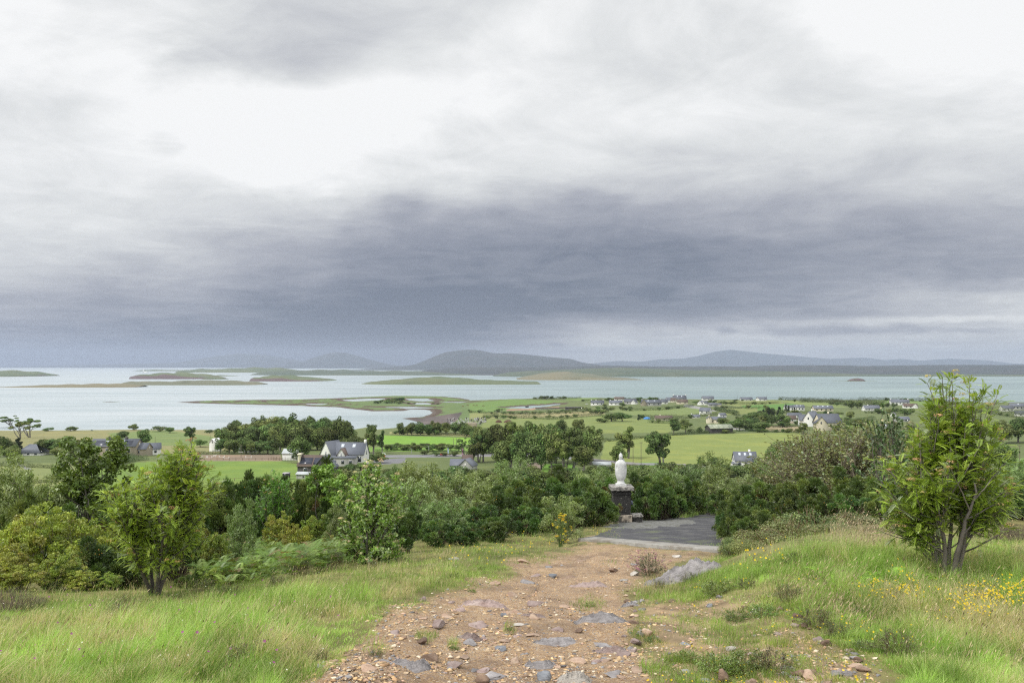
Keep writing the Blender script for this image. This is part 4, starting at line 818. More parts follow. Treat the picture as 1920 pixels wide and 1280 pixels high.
# ================================================================== grass
def grass_at(n, seed, box, keep, hfun, cfun, wmm=4.5, lean=(.35, .05), segs=2, wpx=.42):
    r = np.random.default_rng(seed); px = r.uniform(box[0], box[1], n); py = r.uniform(box[2], box[3], n)
    t = (px-CX)/F; rt = (py-CY)/F; D = 1.7/np.maximum(rt-.158, .012)
    for _ in range(14):                                  # walk the sight line down to the ground
        z = height(t*D, D, False); D = D+((EYE-z)/rt-D)*.7; D = np.clip(D, 5.5, 70)
    x = t*D; z = height(x, D); ppx, ppy = project(x, D, z); ok = keep(ppx, ppy, x, D, r) & (np.abs(ppy-py) < 30)
    x, D, z, ppx, ppy = [a[ok] for a in (x, D, z, ppx, ppy)]; n = len(x)
    h = hfun(ppx, ppy, x, D, r); col = cfun(ppx, ppy, x, D, r); w = np.maximum(wmm/1000*r.uniform(.6, 1.3, n), D/F*wpx)
    a = r.uniform(0, 6.28, n); sx_, sy_ = np.cos(a), np.sin(a)*.5
    cs = .30; ci, cj = np.floor(x/cs), np.floor(D/cs); cxx = (ci+.2+.6*vnoise(ci*7.1+.5, cj*3.3+.5, 5))*cs; cyy = (cj+.2+.6*vnoise(ci*2.7+.5, cj*9.1+.5, 6))*cs
    rx, ry = (x-cxx)/cs*2, (D-cyy)/cs*2; rd = np.hypot(rx, ry); hv = .45+1.1*vnoise(ci*1.7+.5, cj*1.9+.5, 8)**1.5; h = h*np.clip(1.25-.45*rd, .5, 1.3)*np.clip(hv, .5, 1.6)
    lx = lean[0]*.55*h*(1+.6*fbm(x*1.1, D*1.1, 2, 21))+r.normal(0, .30, n)*h+rx*.42*h; ly = r.normal(0, .30, n)*h+lean[1]*h+ry*.42*h
    B = np.stack([x, D, z-.01], -1); S = np.stack([sx_, sy_, np.zeros(n)], -1)*w[:, None]/2
    m1 = B+np.stack([lx*.25, ly*.25, h*.55], -1); tp = B+np.stack([lx, ly, h], -1)
    V = np.stack([B-S, B+S, m1+S*.8, m1-S*.8, tp], 1).reshape(-1, 3); i = np.arange(n)[:, None]*5
    return V, i+np.array([[0, 1, 2, 3]]), i+np.array([[3, 2, 4]]), np.repeat(col, 5, 0), (x, D, tp, r)
def sdq(px, py, poly): return sdpoly(px, py, poly)
VERGE = [(-200,1420),(-200,1128),(0,1140),(120,1118),(300,1118),(450,1092),(640,1070),(720,1040),(800,1018),(880,1005),(960,996),(1060,985),(1150,985),(1150,1000),(1085,1018),(1000,1040),(945,1050),(955,1078),(880,1088),(860,1106),(735,1135),(695,1172),(640,1215),(545,1300),(500,1420)]
BANK = [(1340,1040),(1400,1000),(1560,975),(1700,990),(1830,1000),(2150,1000),(2150,1420),(1640,1420),(1680,1270),(1600,1215),(1520,1160),(1440,1120),(1330,1100),(1290,1110),(1290,1075)]
def keepL(px, py, x, D, r): return sdq(px, py, VERGE)+fbm(x*2, D*1.5, 3, 51)*30 > -12
def hL(px, py, x, D, r):
    e = np.clip((sdq(px, py, [p for p in VERGE])+14)/60, .3, 1); tuft = 1+.55*fbm(x*1.5, D*1.1, 3, 52)
    track = 1-.75*sstep(.0, .22, .22-np.abs(fbm(x*.8+3, D*.5, 2, 61)))*(px > 560)
    return .24*e*tuft*track*r.uniform(.45, 1.25, len(px))
def cG(px, py, x, D, r, straw=.12):
    n = len(px); cc_ = vnoise(np.floor(x/.30)*5.3+.5, np.floor(D/.30)*4.7+.5, 19); pn = fbm(x*1.2, D*.8, 3, 53); pm = fbm(x*.45, D*.35, 3, 58)
    g = np.array([(.25,.41,.07), (.18,.32,.055), (.31,.46,.10), (.38,.49,.18)]); c = g[r.integers(0, 4, n)]
    c = c*(.72+.6*cc_[:, None]); c = c*(1+.5*pm[:, None])*(1+.5*fbm(x*3.2, D*2.2, 2, 88))[:, None]; s = r.uniform(0, 1, n) < np.clip(straw+1.1*pn, .03, .8); c[s] = np.array([(.62,.56,.30), (.52,.48,.24), (.68,.60,.38)])[r.integers(0, 3, s.sum())]
    return c*np.exp(r.normal(0, .16, (n, 1)))
mb = MB(); V, Q, T, c, _ = grass_at(270000, 1, (-90, 1180, 980, 1330), keepL, hL, cG); mb.add(V, Q, T, c)
def keepB(px, py, x, D, r): return sdq(px, py, BANK)+fbm(x*1.7, D*1.5, 3, 54)*36 > -14
def hB(px, py, x, D, r):
    e = np.clip((sdq(px, py, BANK)+16)/80, .25, 1); return .27*e*(1+.6*fbm(x*1.3, D*1.1, 3, 55))*r.uniform(.4, 1.25, len(px))*np.where(py > 1210, .75, 1)
V, Q, T, c, _ = grass_at(230000, 2, (1240, 2040, 965, 1330), keepB, hB, lambda *a: cG(*a, straw=.12)); mb.add(V, Q, T, c)
# thin turf and moss between the stones on the right, in patches
def keepR(px, py, x, D, r): return (sdq(px, py, RUB) > -30) & (fbm(x*1.9, D*1.5, 4, 56) > -.05+.1*r.normal(size=len(px))) & (sdq(px, py, PATH) < -4)
def hR(px, py, x, D, r): return .045*(1+1.2*np.maximum(fbm(x*1.9, D*1.5, 4, 56), 0))*r.uniform(.4, 1.6, len(px))
def cR(px, py, x, D, r): return cG(px, py, x, D, r, .25)*np.array((1.0, .9, .85))
V, Q, T, c, _ = grass_at(95000, 3, (1170, 1700, 1050, 1330), keepR, hR, cR, 3.5, (.1, .0)); mb.add(V, Q, T, c)
ISL = [(830,1088,70,26),(905,1068,55,16),(470,1262,120,30),(800,1195,22,12),(1105,1133,35,14),(985,1045,60,14),(1295,1262,90,30),(1200,1190,30,14),(705,1218,26,12),(955,1178,14,14),(1240,1110,60,30),(1330,1085,70,24),(1360,1180,90,40),(1420,1255,110,40),(850,1212,14,8),(1140,1055,16,6),(930,1090,24,8)]
def keepI(px, py, x, D, r):
    k = np.zeros(len(px), bool)
    for a, b_, w, h in ISL: k |= ((px-a)/w)**2+((py-b_)/h)**2+fbm(x*5, D*3, 3, 57)*.9 < .9
    return k
V, Q, T, c, _ = grass_at(150000, 4, (340, 1560, 1030, 1330), keepI, lambda px, py, x, D, r: .09*r.uniform(.3, 1.5, len(px)), lambda *a: cG(*a, straw=.05)*np.array((.85,.85,.8)), 3.8, (.15, 0)); mb.add(V, Q, T, c)
# lush bank along the tarmac beyond the pedestal, and grass under the bushes
V, Q, T, c, _ = grass_at(60000, 5, (1150, 1480, 935, 972), lambda px, py, x, D, r: sdq(px, py, [(1225,972),(1265,956),(1295,945),(1370,940),(1470,938),(1470,948),(1370,954),(1330,961),(1290,967)])+fbm(x, D, 2, 3)*9 > 0,
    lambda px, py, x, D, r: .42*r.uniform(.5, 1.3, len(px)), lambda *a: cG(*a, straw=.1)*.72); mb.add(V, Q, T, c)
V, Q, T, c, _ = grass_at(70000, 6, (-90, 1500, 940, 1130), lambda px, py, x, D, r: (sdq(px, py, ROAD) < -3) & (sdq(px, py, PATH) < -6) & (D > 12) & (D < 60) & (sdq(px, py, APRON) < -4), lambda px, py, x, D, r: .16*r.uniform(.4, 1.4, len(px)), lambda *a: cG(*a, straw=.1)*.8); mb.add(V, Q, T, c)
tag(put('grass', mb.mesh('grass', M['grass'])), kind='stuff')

# straw coloured seed stalks
def stalks(n, seed, box, keep, hh, name, colr):
    V, Q, T, c, (x, D, tp, r) = grass_at(n, seed, box, keep, lambda px, py, x, D, r: hh*r.uniform(.6, 1.25, len(px)), lambda px, py, x, D, r: np.array(colr)*np.exp(r.normal(0, .2, (len(px), 1))), 2.2, (.5, .05), wpx=.3)
    mb = MB(); mb.add(V, Q, T, c); n = len(tp); d = rnd_dirs(r, n)*.25+np.array((.45, 0, .8)); L = r.uniform(.035, .075, n)[:, None]; s = np.cross(d, rnd_dirs(r, n)); s /= np.linalg.norm(s, axis=1)[:, None]; w = np.maximum(.0045, D/F*.42)[:, None]
    b0 = tp-d*L*.6; V2 = np.stack([b0, b0+d*L*.5+s*w, b0+d*L, b0+d*L*.5-s*w], 1).reshape(-1, 3); cc = np.array(colr)*np.exp(r.normal(.05, .25, (n, 1)))
    dk = r.uniform(0, 1, n) < .12; cc[dk] = (.10,.06,.045); mb.add(V2, np.arange(4*n).reshape(n, 4), col=np.repeat(cc, 4, 0)); tag(put(name, mb.mesh(name, M['grass'])), kind='stuff')
stalks(9000, 11, (-60, 1150, 985, 1300), lambda px, py, x, D, r: (sdq(px, py, VERGE) > 4) & (r.uniform(0, 1, len(px)) < np.clip(.25+1.2*fbm(x*1.2, D*.8, 3, 53)+.35*(sdq(px, py, VERGE) < 40)*(py < 1130), .06, 1)), .34, 'seed_stalks', (.44,.38,.24))
stalks(7000, 12, (1300, 1990, 975, 1300), lambda px, py, x, D, r: (sdq(px, py, BANK) > 4) & (r.uniform(0, 1, len(px)) < np.clip(.2+1.3*fbm(x*1.2, D*.8, 3, 53), .05, 1)), .36, 'seed_stalks', (.46,.38,.24))
stalks(2600, 13, (1420, 1700, 990, 1045), lambda px, py, x, D, r: sdq(px, py, [(1540,1030),(1560,1000),(1680,1005),(1720,1035),(1600,1040)]) > 0, .5, 'seed_stalks', (.50,.40,.29))
stalks(2200, 14, (1440, 1640, 1090, 1230), lambda px, py, x, D, r: sdq(px, py, [(1440,1100),(1520,1075),(1600,1110),(1640,1200),(1560,1180),(1480,1140)]) > 0, .34, 'seed_stalks', (.42,.34,.22))
# wildflowers
def flowers(n, seed, box, keep, col, size, hh, name, dome=False):
    r = np.random.default_rng(seed); V, Q, T, c, (x, D, tp, r2) = grass_at(n, seed, box, keep, lambda px, py, x, D, r: hh*r.uniform(.7, 1.2, len(px)), lambda px, py, x, D, r: np.tile((.10,.17,.04), (len(px), 1)), 2., (.15, 0), wpx=.25)
    mb = MB(); mb.add(V, Q, T, c); n = len(tp); q_ = []
    N = rnd_dirs(r, n)*.5+np.array((0, -.5, .8)); N /= np.linalg.norm(N, axis=1)[:, None]; u = np.cross(N, rnd_dirs(r, n)); u /= np.linalg.norm(u, axis=1)[:, None]; w = np.cross(N, u); sz = size*r.uniform(.7, 1.3, n)[:, None]
    for k in range(5):
        a = k*1.2566; d = u*math.cos(a)+w*math.sin(a); e = u*math.cos(a+.5)+w*math.sin(a+.5); f = u*math.cos(a-.5)+w*math.sin(a-.5); q_.append(np.stack([tp, tp+f*sz*.8+N*sz*.15, tp+d*sz+N*sz*.35, tp+e*sz*.8+N*sz*.15], 1))
    V2 = np.stack(q_, 1).reshape(-1, 3); m_ = len(V2)//4; cc = np.repeat(np.array(col)*np.exp(r.normal(0, .12, (n, 1))), 20, 0); mb.add(V2, np.arange(4*m_).reshape(m_, 4), col=cc)
    tag(put(name, mb.mesh(name, M['petal'])), kind='stuff')
YEL = (.80,.58,.015)
flowers(4200, 21, (1560, 1990, 1060, 1215), lambda px, py, x, D, r: (sdq(px, py, [(1620,1110),(1680,1080),(1800,1100),(1930,1110),(2000,1110),(2000,1190),(1850,1180),(1700,1170),(1630,1150)]) > 0) & (fbm(x*2.2, D*2, 3, 71) > -.02), YEL, .012, .27, 'yellow_wildflowers')
flowers(700, 22, (1280, 1900, 1040, 1300), lambda px, py, x, D, r: (sdq(px, py, BANK) > -60) & (fbm(x*1.7, D*1.5, 3, 72) > .16), YEL, .011, .14, 'yellow_wildflowers')
flowers(500, 23, (1200, 1600, 1180, 1310), lambda px, py, x, D, r: (fbm(x*3., D*2, 3, 73) > .15), YEL, .009, .06, 'yellow_wildflowers')
flowers(60, 24, (1385, 1470, 1020, 1075), lambda px, py, x, D, r: D > 0, YEL, .016, .3, 'yellow_wildflowers')
flowers(150, 25, (820, 1140, 985, 1060), lambda px, py, x, D, r: sdq(px, py, VERGE) > 3, YEL, .018, .15, 'yellow_wildflowers')
flowers(60, 26, (-50, 760, 1110, 1290), lambda px, py, x, D, r: sdq(px, py, VERGE) > 15, (.32,.07,.26), .012, .3, 'purple_wildflowers')
flowers(500, 27, (-50, 1100, 1000, 1290), lambda px, py, x, D, r: sdq(px, py, VERGE) > 8, (.75,.75,.68), .006, .18, 'white_wildflowers')

# low clumps on the worn ground and along the verges
HC = near_tree(620, .35, .7, [(.1,.9),(.5,1.),(.8,.8),(1.,.3)], 12, 110, 'oval', 24, .02, [(.09,.11,.035), (.075,.075,.03), (.12,.13,.05), (.11,.075,.05)], 0, base=.1, barkc=(.11,.08,.05), asp=.3)
HC2 = near_tree(621, .3, .75, [(.1,.9),(.5,1.),(.8,.8),(1.,.3)], 12, 110, 'oval', 24, .024, [(.15,.24,.04), (.12,.19,.035), (.19,.26,.06)], 0, base=.1, barkc=(.10,.10,.05), asp=.5)
for i, (px, py, sc_, k) in enumerate([(1290,1088,.6,0),(1345,1120,.9,1),(1400,1108,.6,0),(1475,1132,.8,0),(1430,1160,.7,1),(1380,1165,.6,1),(1570,1200,.6,0),(1622,1225,.5,1),(1340,1255,.7,1),(1400,1250,.8,1),(1450,1262,.8,0),(1290,1240,.5,1),(1225,1190,.35,1),
 (1235,1105,.5,0),(1530,1180,.8,0),(1680,1235,.9,0),(1105,1135,.35,1),(955,1185,.22,1),(706,1222,.3,0),(850,1214,.22,1),(885,1112,.25,1),(850,1090,.5,1),(905,1070,.4,1),(780,1085,.4,1),(600,1245,.5,0),(470,1255,.9,0),(430,1120,.8,0),(380,1110,.8,0),(520,1098,.7,0),(215,1165,.8,0),(230,1135,.8,0),(700,1062,.6,0),(750,1050,.6,1),(1500,1060,.8,1),(1620,1160,.7,1)]):
    x, D, z = hit(px, py); o = tag(put('heather_clump' if k == 0 else 'herb_clump', None, loc=(x, D, z-.02), rz=_rt.uniform(0, 6), sc=(sc_, sc_, sc_*.85)), 'low brownish heather clump in the turf' if k == 0 else 'low bright green herb clump among the stones', 'heather' if k == 0 else 'herb', 'low heather clumps in the turf' if k == 0 else 'low herb clumps among the stones')
    for n_, me in zip(('branches', 'foliage'), (HC, HC2)[k]): put(n_, me, o)
# ================================================================== statue on its pedestal
mat_ped = None
def stain_mat(name, dark, light, lo, hi, sc=4.):
    m = bpy.data.materials.new(name); m.use_nodes = True; q = NB(m.node_tree); bs = m.node_tree.nodes['Principled BSDF']; pos = q.n('ShaderNodeTexCoord').outputs['Object']
    n1 = q.noise(pos, sc, 8, .68, .4); c = q.mix(q.rng(n1, lo, hi), dark, light); n2 = q.noise(pos, 28, 5, .7)
    c = q.mix(q.m('MULTIPLY', q.rng(n2, .45, .75), .35), c, (.22,.2,.17)); vo = q.n('ShaderNodeTexVoronoi'); q.put(vo.inputs[0], q.v('ADD', pos, q.v('MULTIPLY', q.noise(pos, 9, 3, color=True), (.1, .1, .1)))); vo.inputs['Scale'].default_value = 5.
    c = q.mix(q.m('MULTIPLY', q.rng(vo.outputs[0], .17, .11), q.rng(q.noise(pos, 2.3, 3), .5, .58)), c, (.45,.45,.38)); q.put(bs.inputs['Base Color'], c); bs.inputs['Roughness'].default_value = .95
    bn = q.n('ShaderNodeBump'); bn.inputs['Distance'].default_value = .02; q.put(bn.inputs['Height'], q.m('ADD', n1, n2)); q.put(bs.inputs['Normal'], bn.outputs[0]); M[name] = m
stain_mat('ped_dark', (.028,.027,.027), (.33,.31,.28), .60, .70); stain_mat('ped_base', (.06,.055,.05), (.42,.36,.29), .42, .56, 3.); stain_mat('ped_cap', (.10,.095,.09), (.40,.38,.35), .40, .62, 5.)
def rough_box(x0, x1, y0, y1, z0, z1, n=9, amp=.012, seed=0, taper=0.):
    """a subdivided, slightly uneven block"""
    mb = MB(); f = []
    for ax in range(3):
        for sg in (0, 1):
            g = np.linspace(0, 1, n); a, b_ = np.meshgrid(g, g, indexing='ij'); P = np.zeros((n, n, 3)); o = [i for i in range(3) if i != ax]
            P[..., ax] = sg; P[..., o[0]] = a; P[..., o[1]] = b_; idx = np.arange(n*n).reshape(n, n); Q = np.stack([idx[:-1, :-1], idx[1:, :-1], idx[1:, 1:], idx[:-1, 1:]], -1).reshape(-1, 4)
            if (sg == 1) == (ax == 1): Q = Q[:, ::-1]
            f.append((P.reshape(-1, 3), Q))
    for P, Q in f:
        V = np.array((x0, y0, z0))+P*np.array((x1-x0, y1-y0, z1-z0)); c = np.array(((x0+x1)/2, (y0+y1)/2, (z0+z1)/2)); u = (P-.5)*2
        cor = np.sort(np.abs(u), 1)[:, 1:].sum(1)-1.62; V = V-(u*np.clip(cor, 0, 1)[:, None])*.05*min(x1-x0, z1-z0)
        for k in range(3): V[:, k] += fbm(V[:, 0]*7+k*11+seed, V[:, 1]*7+V[:, 2]*9.3, 3, 7)*amp*2
        V[:, :2] = c[:2]+(V[:, :2]-c[:2])*(1-taper*P[:, 2:3]); mb.add(V, Q)
    return mb
px_, D_s = 1167, 43.6; sx0, sy0, sz0 = atD(px_, D_s); sz0 = EYE-(979-CY)/F*D_s
ped = tag(put('pedestal', None, loc=(sx0, sy0+.5, sz0)), 'square blackened stone pedestal with pale lichen spots beside the tarmac, under the white statue', 'pedestal')
put('base', rough_box(-.55, .55, -.52, .52, -.25, .40, amp=.022, seed=1).mesh('base', M['ped_base']), ped)
put('shaft', rough_box(-.49, .49, -.46, .46, .40, 1.74, 15, amp=.010, seed=2).mesh('shaft', M['ped_dark']), ped)
put('moulding', rough_box(-.515, .515, -.49, .49, 1.50, 1.62, 9, amp=.008, seed=5).mesh('moulding', M['ped_dark']), ped)
put('cap', rough_box(-.63, .63, -.60, .60, 1.74, 1.94, 13, amp=.010, seed=3).mesh('cap', M['ped_cap']), ped)
mb = MB(); mb.box(.495, .60, -.30, .0, .93, 1.12, col=(.10,.12,.16)); put('plaque_box', mb.mesh('plaque_box', M['paint']), ped)
mb = rough_box(-.27, .27, -.3, .3, -.1, .28, 7, .03, 9); mb2 = rough_box(-.30, .28, -.33, .32, .285, .40, 7, .02, 12)
blk = tag(put('stone_block', mb.mesh('stone_block', M['ped_dark']), loc=(sx0+.86, sy0+.40, sz0)), 'low blackened stone step block against the right foot of the pedestal', 'stone block'); put('top_slab', mb2.mesh('top_slab', M['ped_cap']), blk)
st = tag(put('statue', None, loc=(sx0-.02, sy0+.5, sz0+1.935), sc=(.93, .95, 1.)), 'white stone statue of a robed figure in a mitre, seen from behind', 'statue')
put('plinth', rough_box(-.295, .295, -.25, .25, 0, .105, 7, .006, 4).mesh('plinth', M['statue_white'], True), st)
mb = MB()   # body: one surface from hem to crown of the head
mb.lathe([(.09,.25,.21),(.12,.275,.235),(.16,.25,.215),(.19,.215,.185),(.27,.20,.17),(.40,.20,.17),(.80,.24,.18),(1.15,.255,.175),(1.30,.24,.15),(1.37,.17,.12),(1.405,.095,.085),(1.44,.078,.078),(1.47,.088,.088,.005),(1.50,.104,.108,.01),(1.54,.112,.118,.01),(1.59,.11,.115,.01),(1.64,.09,.095),(1.68,.05,.05)], 28)
body = put('body', mb.mesh('body', M['statue_white'], True), st)
V = []; nz_, k_ = 26, 40; mb = MB(); prof = [(.262,.03),(.27,.13),(.30,.185),(.36,.235),(.45,.275),(.60,.318),(.80,.342),(.98,.348),(1.12,.340),(1.22,.318),(1.30,.265),(1.355,.205),(1.40,.135),(1.425,.11)]
pz, pw = zip(*prof); zs = np.concatenate([[.262,.266,.272], np.linspace(.285, 1.425, nz_)])
for z in zs:
    w = np.interp(z, pz, pw); d = .235*min(1, (w/.30))**.6*(1-.25*max(0, z-1.)); 
    for i in range(k_):
        a = 2*math.pi*i/k_; ca, sa = math.cos(a), math.sin(a); fold = 1+.03*math.sin(9*a+5*z)*(z < 1.25)+.016*math.sin(23*a-6*z)-.075*math.exp(-((z-1.0)/.13)**2)*math.exp(-((abs(ca)-.78)/.12)**2)*3+.035*(z < .31)
        V.append((w*np.sign(ca)*abs(ca)**.85*fold, d*np.sign(sa)*abs(sa)**.8*fold, z+.012*math.sin(5*a)*(z > 1.2)))
nn_ = len(zs); V.append((0, 0, .262)); V.append((0, 0, 1.43)); m0 = nn_*k_
mb.add(V, [(r*k_+i, r*k_+(i+1) % k_, (r+1)*k_+(i+1) % k_, (r+1)*k_+i) for r in range(nn_-1) for i in range(k_)], [(m0, (i+1) % k_, i) for i in range(k_)]+[(m0+1, (nn_-1)*k_+i, (nn_-1)*k_+(i+1) % k_) for i in range(k_)])
put('cloak', mb.mesh('cloak', M['statue_white'], True), st)
mb = MB(); mb.lathe([(1.36,.175,.13),(1.385,.185,.135),(1.405,.155,.125),(1.415,.11,.10)], 24); put('collar', mb.mesh('collar', M['statue_white'], True), st)
mb = MB(); mb.lathe([(1.605,.112,.118,.01),(1.63,.118,.122,.01),(1.645,.105,.105,.01),(1.66,.112,.095,.01),(1.70,.112,.085,.01),(1.74,.085,.065,.01),(1.78,.048,.04,.01),(1.805,.024,.02,.01),(1.825,.02,.02,.01),(1.84,.005,.005,.01)], 20); put('mitre', mb.mesh('mitre', M['statue_white'], True), st)
mb = MB(); mb.tube([(.26,.12,1.10),(.235,.17,1.30),(.19,.16,1.42)], [.05,.04,.03], 10)
for i, (dx, L) in enumerate(((-.03,.075),(-.01,.09),(.012,.085),(.032,.06))): mb.tube([(.19+dx*.6,.16,1.41),(.19+dx,.155,1.43+L*.5),(.19+dx*1.05,.145,1.41+L)], [.012,.011,.008], 6)
mb.tube([(.17,.14,1.40),(.145,.13,1.43),(.14,.125,1.455)], [.013,.011,.008], 6); put('raised_hand', mb.mesh('raised_hand', M['statue_white'], True), st)
mb = MB()
for dx, nzz in ((0, .12),): mb.lathe([(1.50,.012,.02,.125),(1.53,.016,.03,.13),(1.55,.008,.02,.125)], 8)
put('nose', mb.mesh('nose', M['statue_white'], True), st)

# ================================================================== stones
def stone(seed, sub=3, layered=False):
    r = np.random.default_rng(seed); import bmesh; bm = bmesh.new(); bmesh.ops.create_icosphere(bm, subdivisions=sub, radius=.5)
    V = np.array([v.co[:] for v in bm.verts]); T = np.array([[v.index for v in f.verts] for f in bm.faces]); bm.free()
    for _ in range(12):                                   # cut flat facets
        d = rnd_dirs(r, 1)[0]; h = r.uniform(.2, .36); e = V@d-h; V = V-np.outer(np.maximum(e, 0), d)*.97
    for k in range(3): V[:, k] += fbm(V[:, 0]*4+k*7+seed, V[:, 1]*4+V[:, 2]*5, 4, 3)*.05
    if layered: V[:, 2] = np.round(V[:, 2]*9+fbm(V[:, 0]*3, V[:, 1]*3, 2, seed)*2)/9*.6+V[:, 2]*.4
    return V, T
def rock_mat(name, a, b_, c_):
    m = bpy.data.materials.new(name); m.use_nodes = True; q = NB(m.node_tree); bs = m.node_tree.nodes['Principled BSDF']; pos = q.n('ShaderNodeNewGeometry').outputs['Position']
    n1 = q.noise(pos, 6, 8, .7, .5); n2 = q.noise(q.v('MULTIPLY', pos, (12, 12, 60)), 1., 5, .7)
    c = q.ramp(n1, [(.3, a), (.5, b_), (.68, c_)]); rnd = q.n('ShaderNodeObjectInfo').outputs['Random']; cv = q.n('ShaderNodeCombineXYZ'); f = q.m('MULTIPLY', q.m('ADD', .72, q.m('MULTIPLY', rnd, .5)), q.m('ADD', .8, q.m('MULTIPLY', n2, .4)))
    for i in range(3): q.put(cv.inputs[i], f)
    q.put(bs.inputs['Base Color'], q.mix(1., c, cv.outputs[0], 'MULTIPLY')); bs.inputs['Roughness'].default_value = .85; bn = q.n('ShaderNodeBump'); bn.inputs['Distance'].default_value = .03
    q.put(bn.inputs['Height'], q.m('ADD', n1, q.m('MULTIPLY', n2, .5))); q.put(bs.inputs['Normal'], bn.outputs[0]); M[name] = m
rock_mat('rock_tan', (.24,.15,.10), (.36,.25,.18), (.46,.36,.27)); rock_mat('rock_pink', (.21,.145,.125), (.31,.235,.215), (.40,.33,.30)); rock_mat('rock_blue', (.12,.13,.15), (.20,.21,.23), (.29,.295,.30))
rock_mat('rock_grey', (.15,.135,.135), (.24,.225,.225), (.35,.33,.33)); rock_mat('rock_dark', (.10,.065,.045), (.17,.11,.075), (.28,.19,.13)); rock_mat('rock_white', (.27,.24,.21), (.38,.35,.31), (.48,.45,.41))
SV = {k: [] for k in ('tan', 'pink', 'blue', 'grey', 'dark', 'white')}
for i, k in enumerate(SV):
    for j in range(4):
        V, T = stone(700+i*9+j, 3, j == 3 or k in ('blue',)); mb = MB(); mb.add(V, T=T); SV[k].append(mb.mesh('rock', M['rock_'+k]))
def rock(px, py, wpx, hpx, k, label, group=None, deep=1.1, rz=None, v=None, cat='rock', tilt=0., name='rock'):
    x, D, z = hit(px, py); w = wpx*D/F; h = hpx*D/F
    o = put(name, v or _rt.choice(SV[k]), loc=(x, D, z+h*.16), rz=_rt.uniform(0, 6.28) if rz is None else rz, sc=(w*1.12, w*deep, h*1.5)); o.rotation_euler[1] = tilt
    return tag(o, label, cat, group)
def slab(seed, px, py, w, d, h, k, label, rz=0., pts=None):
    """long outcrop of tilted bedrock"""
    r = np.random.default_rng(seed); x, D, z = hit(px, py); n, m_ = 60, 26; u, v = np.meshgrid(np.linspace(-1, 1, n), np.linspace(-1, 1, m_), indexing='ij')
    prof = np.interp(u, [-1, -.7, -.35, .05, .35, .7, 1], [0, .35, .62, .95, 1., .55, 0]) if pts is None else np.interp(u, *pts)
    env = (1-np.abs(v)**2.5)*(1-np.abs(u)**6); hh = h*prof*env*(1-.35*(v > 0)*v); lay = fbm(u*3+v*12+seed, v*22+u*3., 5, 5); hh = hh+h*.75*lay*env
    hh = np.round(hh/h*7)/7*h*.45+hh*.55; X_ = u*w/2*(1+.06*np.sin(v*7)); Y_ = v*d/2*(.75+.3*np.sin(u*2.4+1)); c_, s_ = math.cos(rz), math.sin(rz); X2, Y2 = X_*c_-Y_*s_, X_*s_+Y_*c_
    Z = height((x+X2).ravel(), (D+Y2).ravel()).reshape(X2.shape)-z+hh-.05*(1-env)-.015; i = np.arange(n*m_).reshape(n, m_); mb = MB(); mb.add(np.stack([X2, Y2, Z], -1).reshape(-1, 3), np.stack([i[:-1, :-1], i[1:, :-1], i[1:, 1:], i[:-1, 1:]], -1).reshape(-1, 4))
    return tag(put('bedrock', mb.mesh('bedrock', M['rock_'+k]), loc=(x, D, z)), label, 'rock')
slab(1, 1279, 1086, 1.5, .7, .27, 'grey', 'large ridged grey bedrock slab with a raised peak, right of the pink-flowered heather', .12)
slab(2, 1103, 1100, .8, .5, .10, 'pink', 'flat pinkish slab of bedrock in the path, left of the big grey slab', .0)
slab(3, 1120, 1166, .9, .3, .11, 'grey', 'long smooth grey slab of bedrock with a low hump in the middle of the path', .05)
slab(4, 905, 1138, .9, .3, .10, 'pink', 'long flat mauve bedrock slab in the left half of the path', -.1)
slab(5, 1040, 1205, .62, .3, .07, 'grey', 'worn grey slab of bedrock in the centre of the path near the front', .1)
slab(6, 1075, 1270, .42, .26, .09, 'white', 'pale crumbling whitish outcrop at the bottom centre of the path', 0)
slab(7, 1000, 1160, .5, .3, .05, 'pink', 'low pinkish outcrop between the mauve slab and the smooth grey slab', 0)
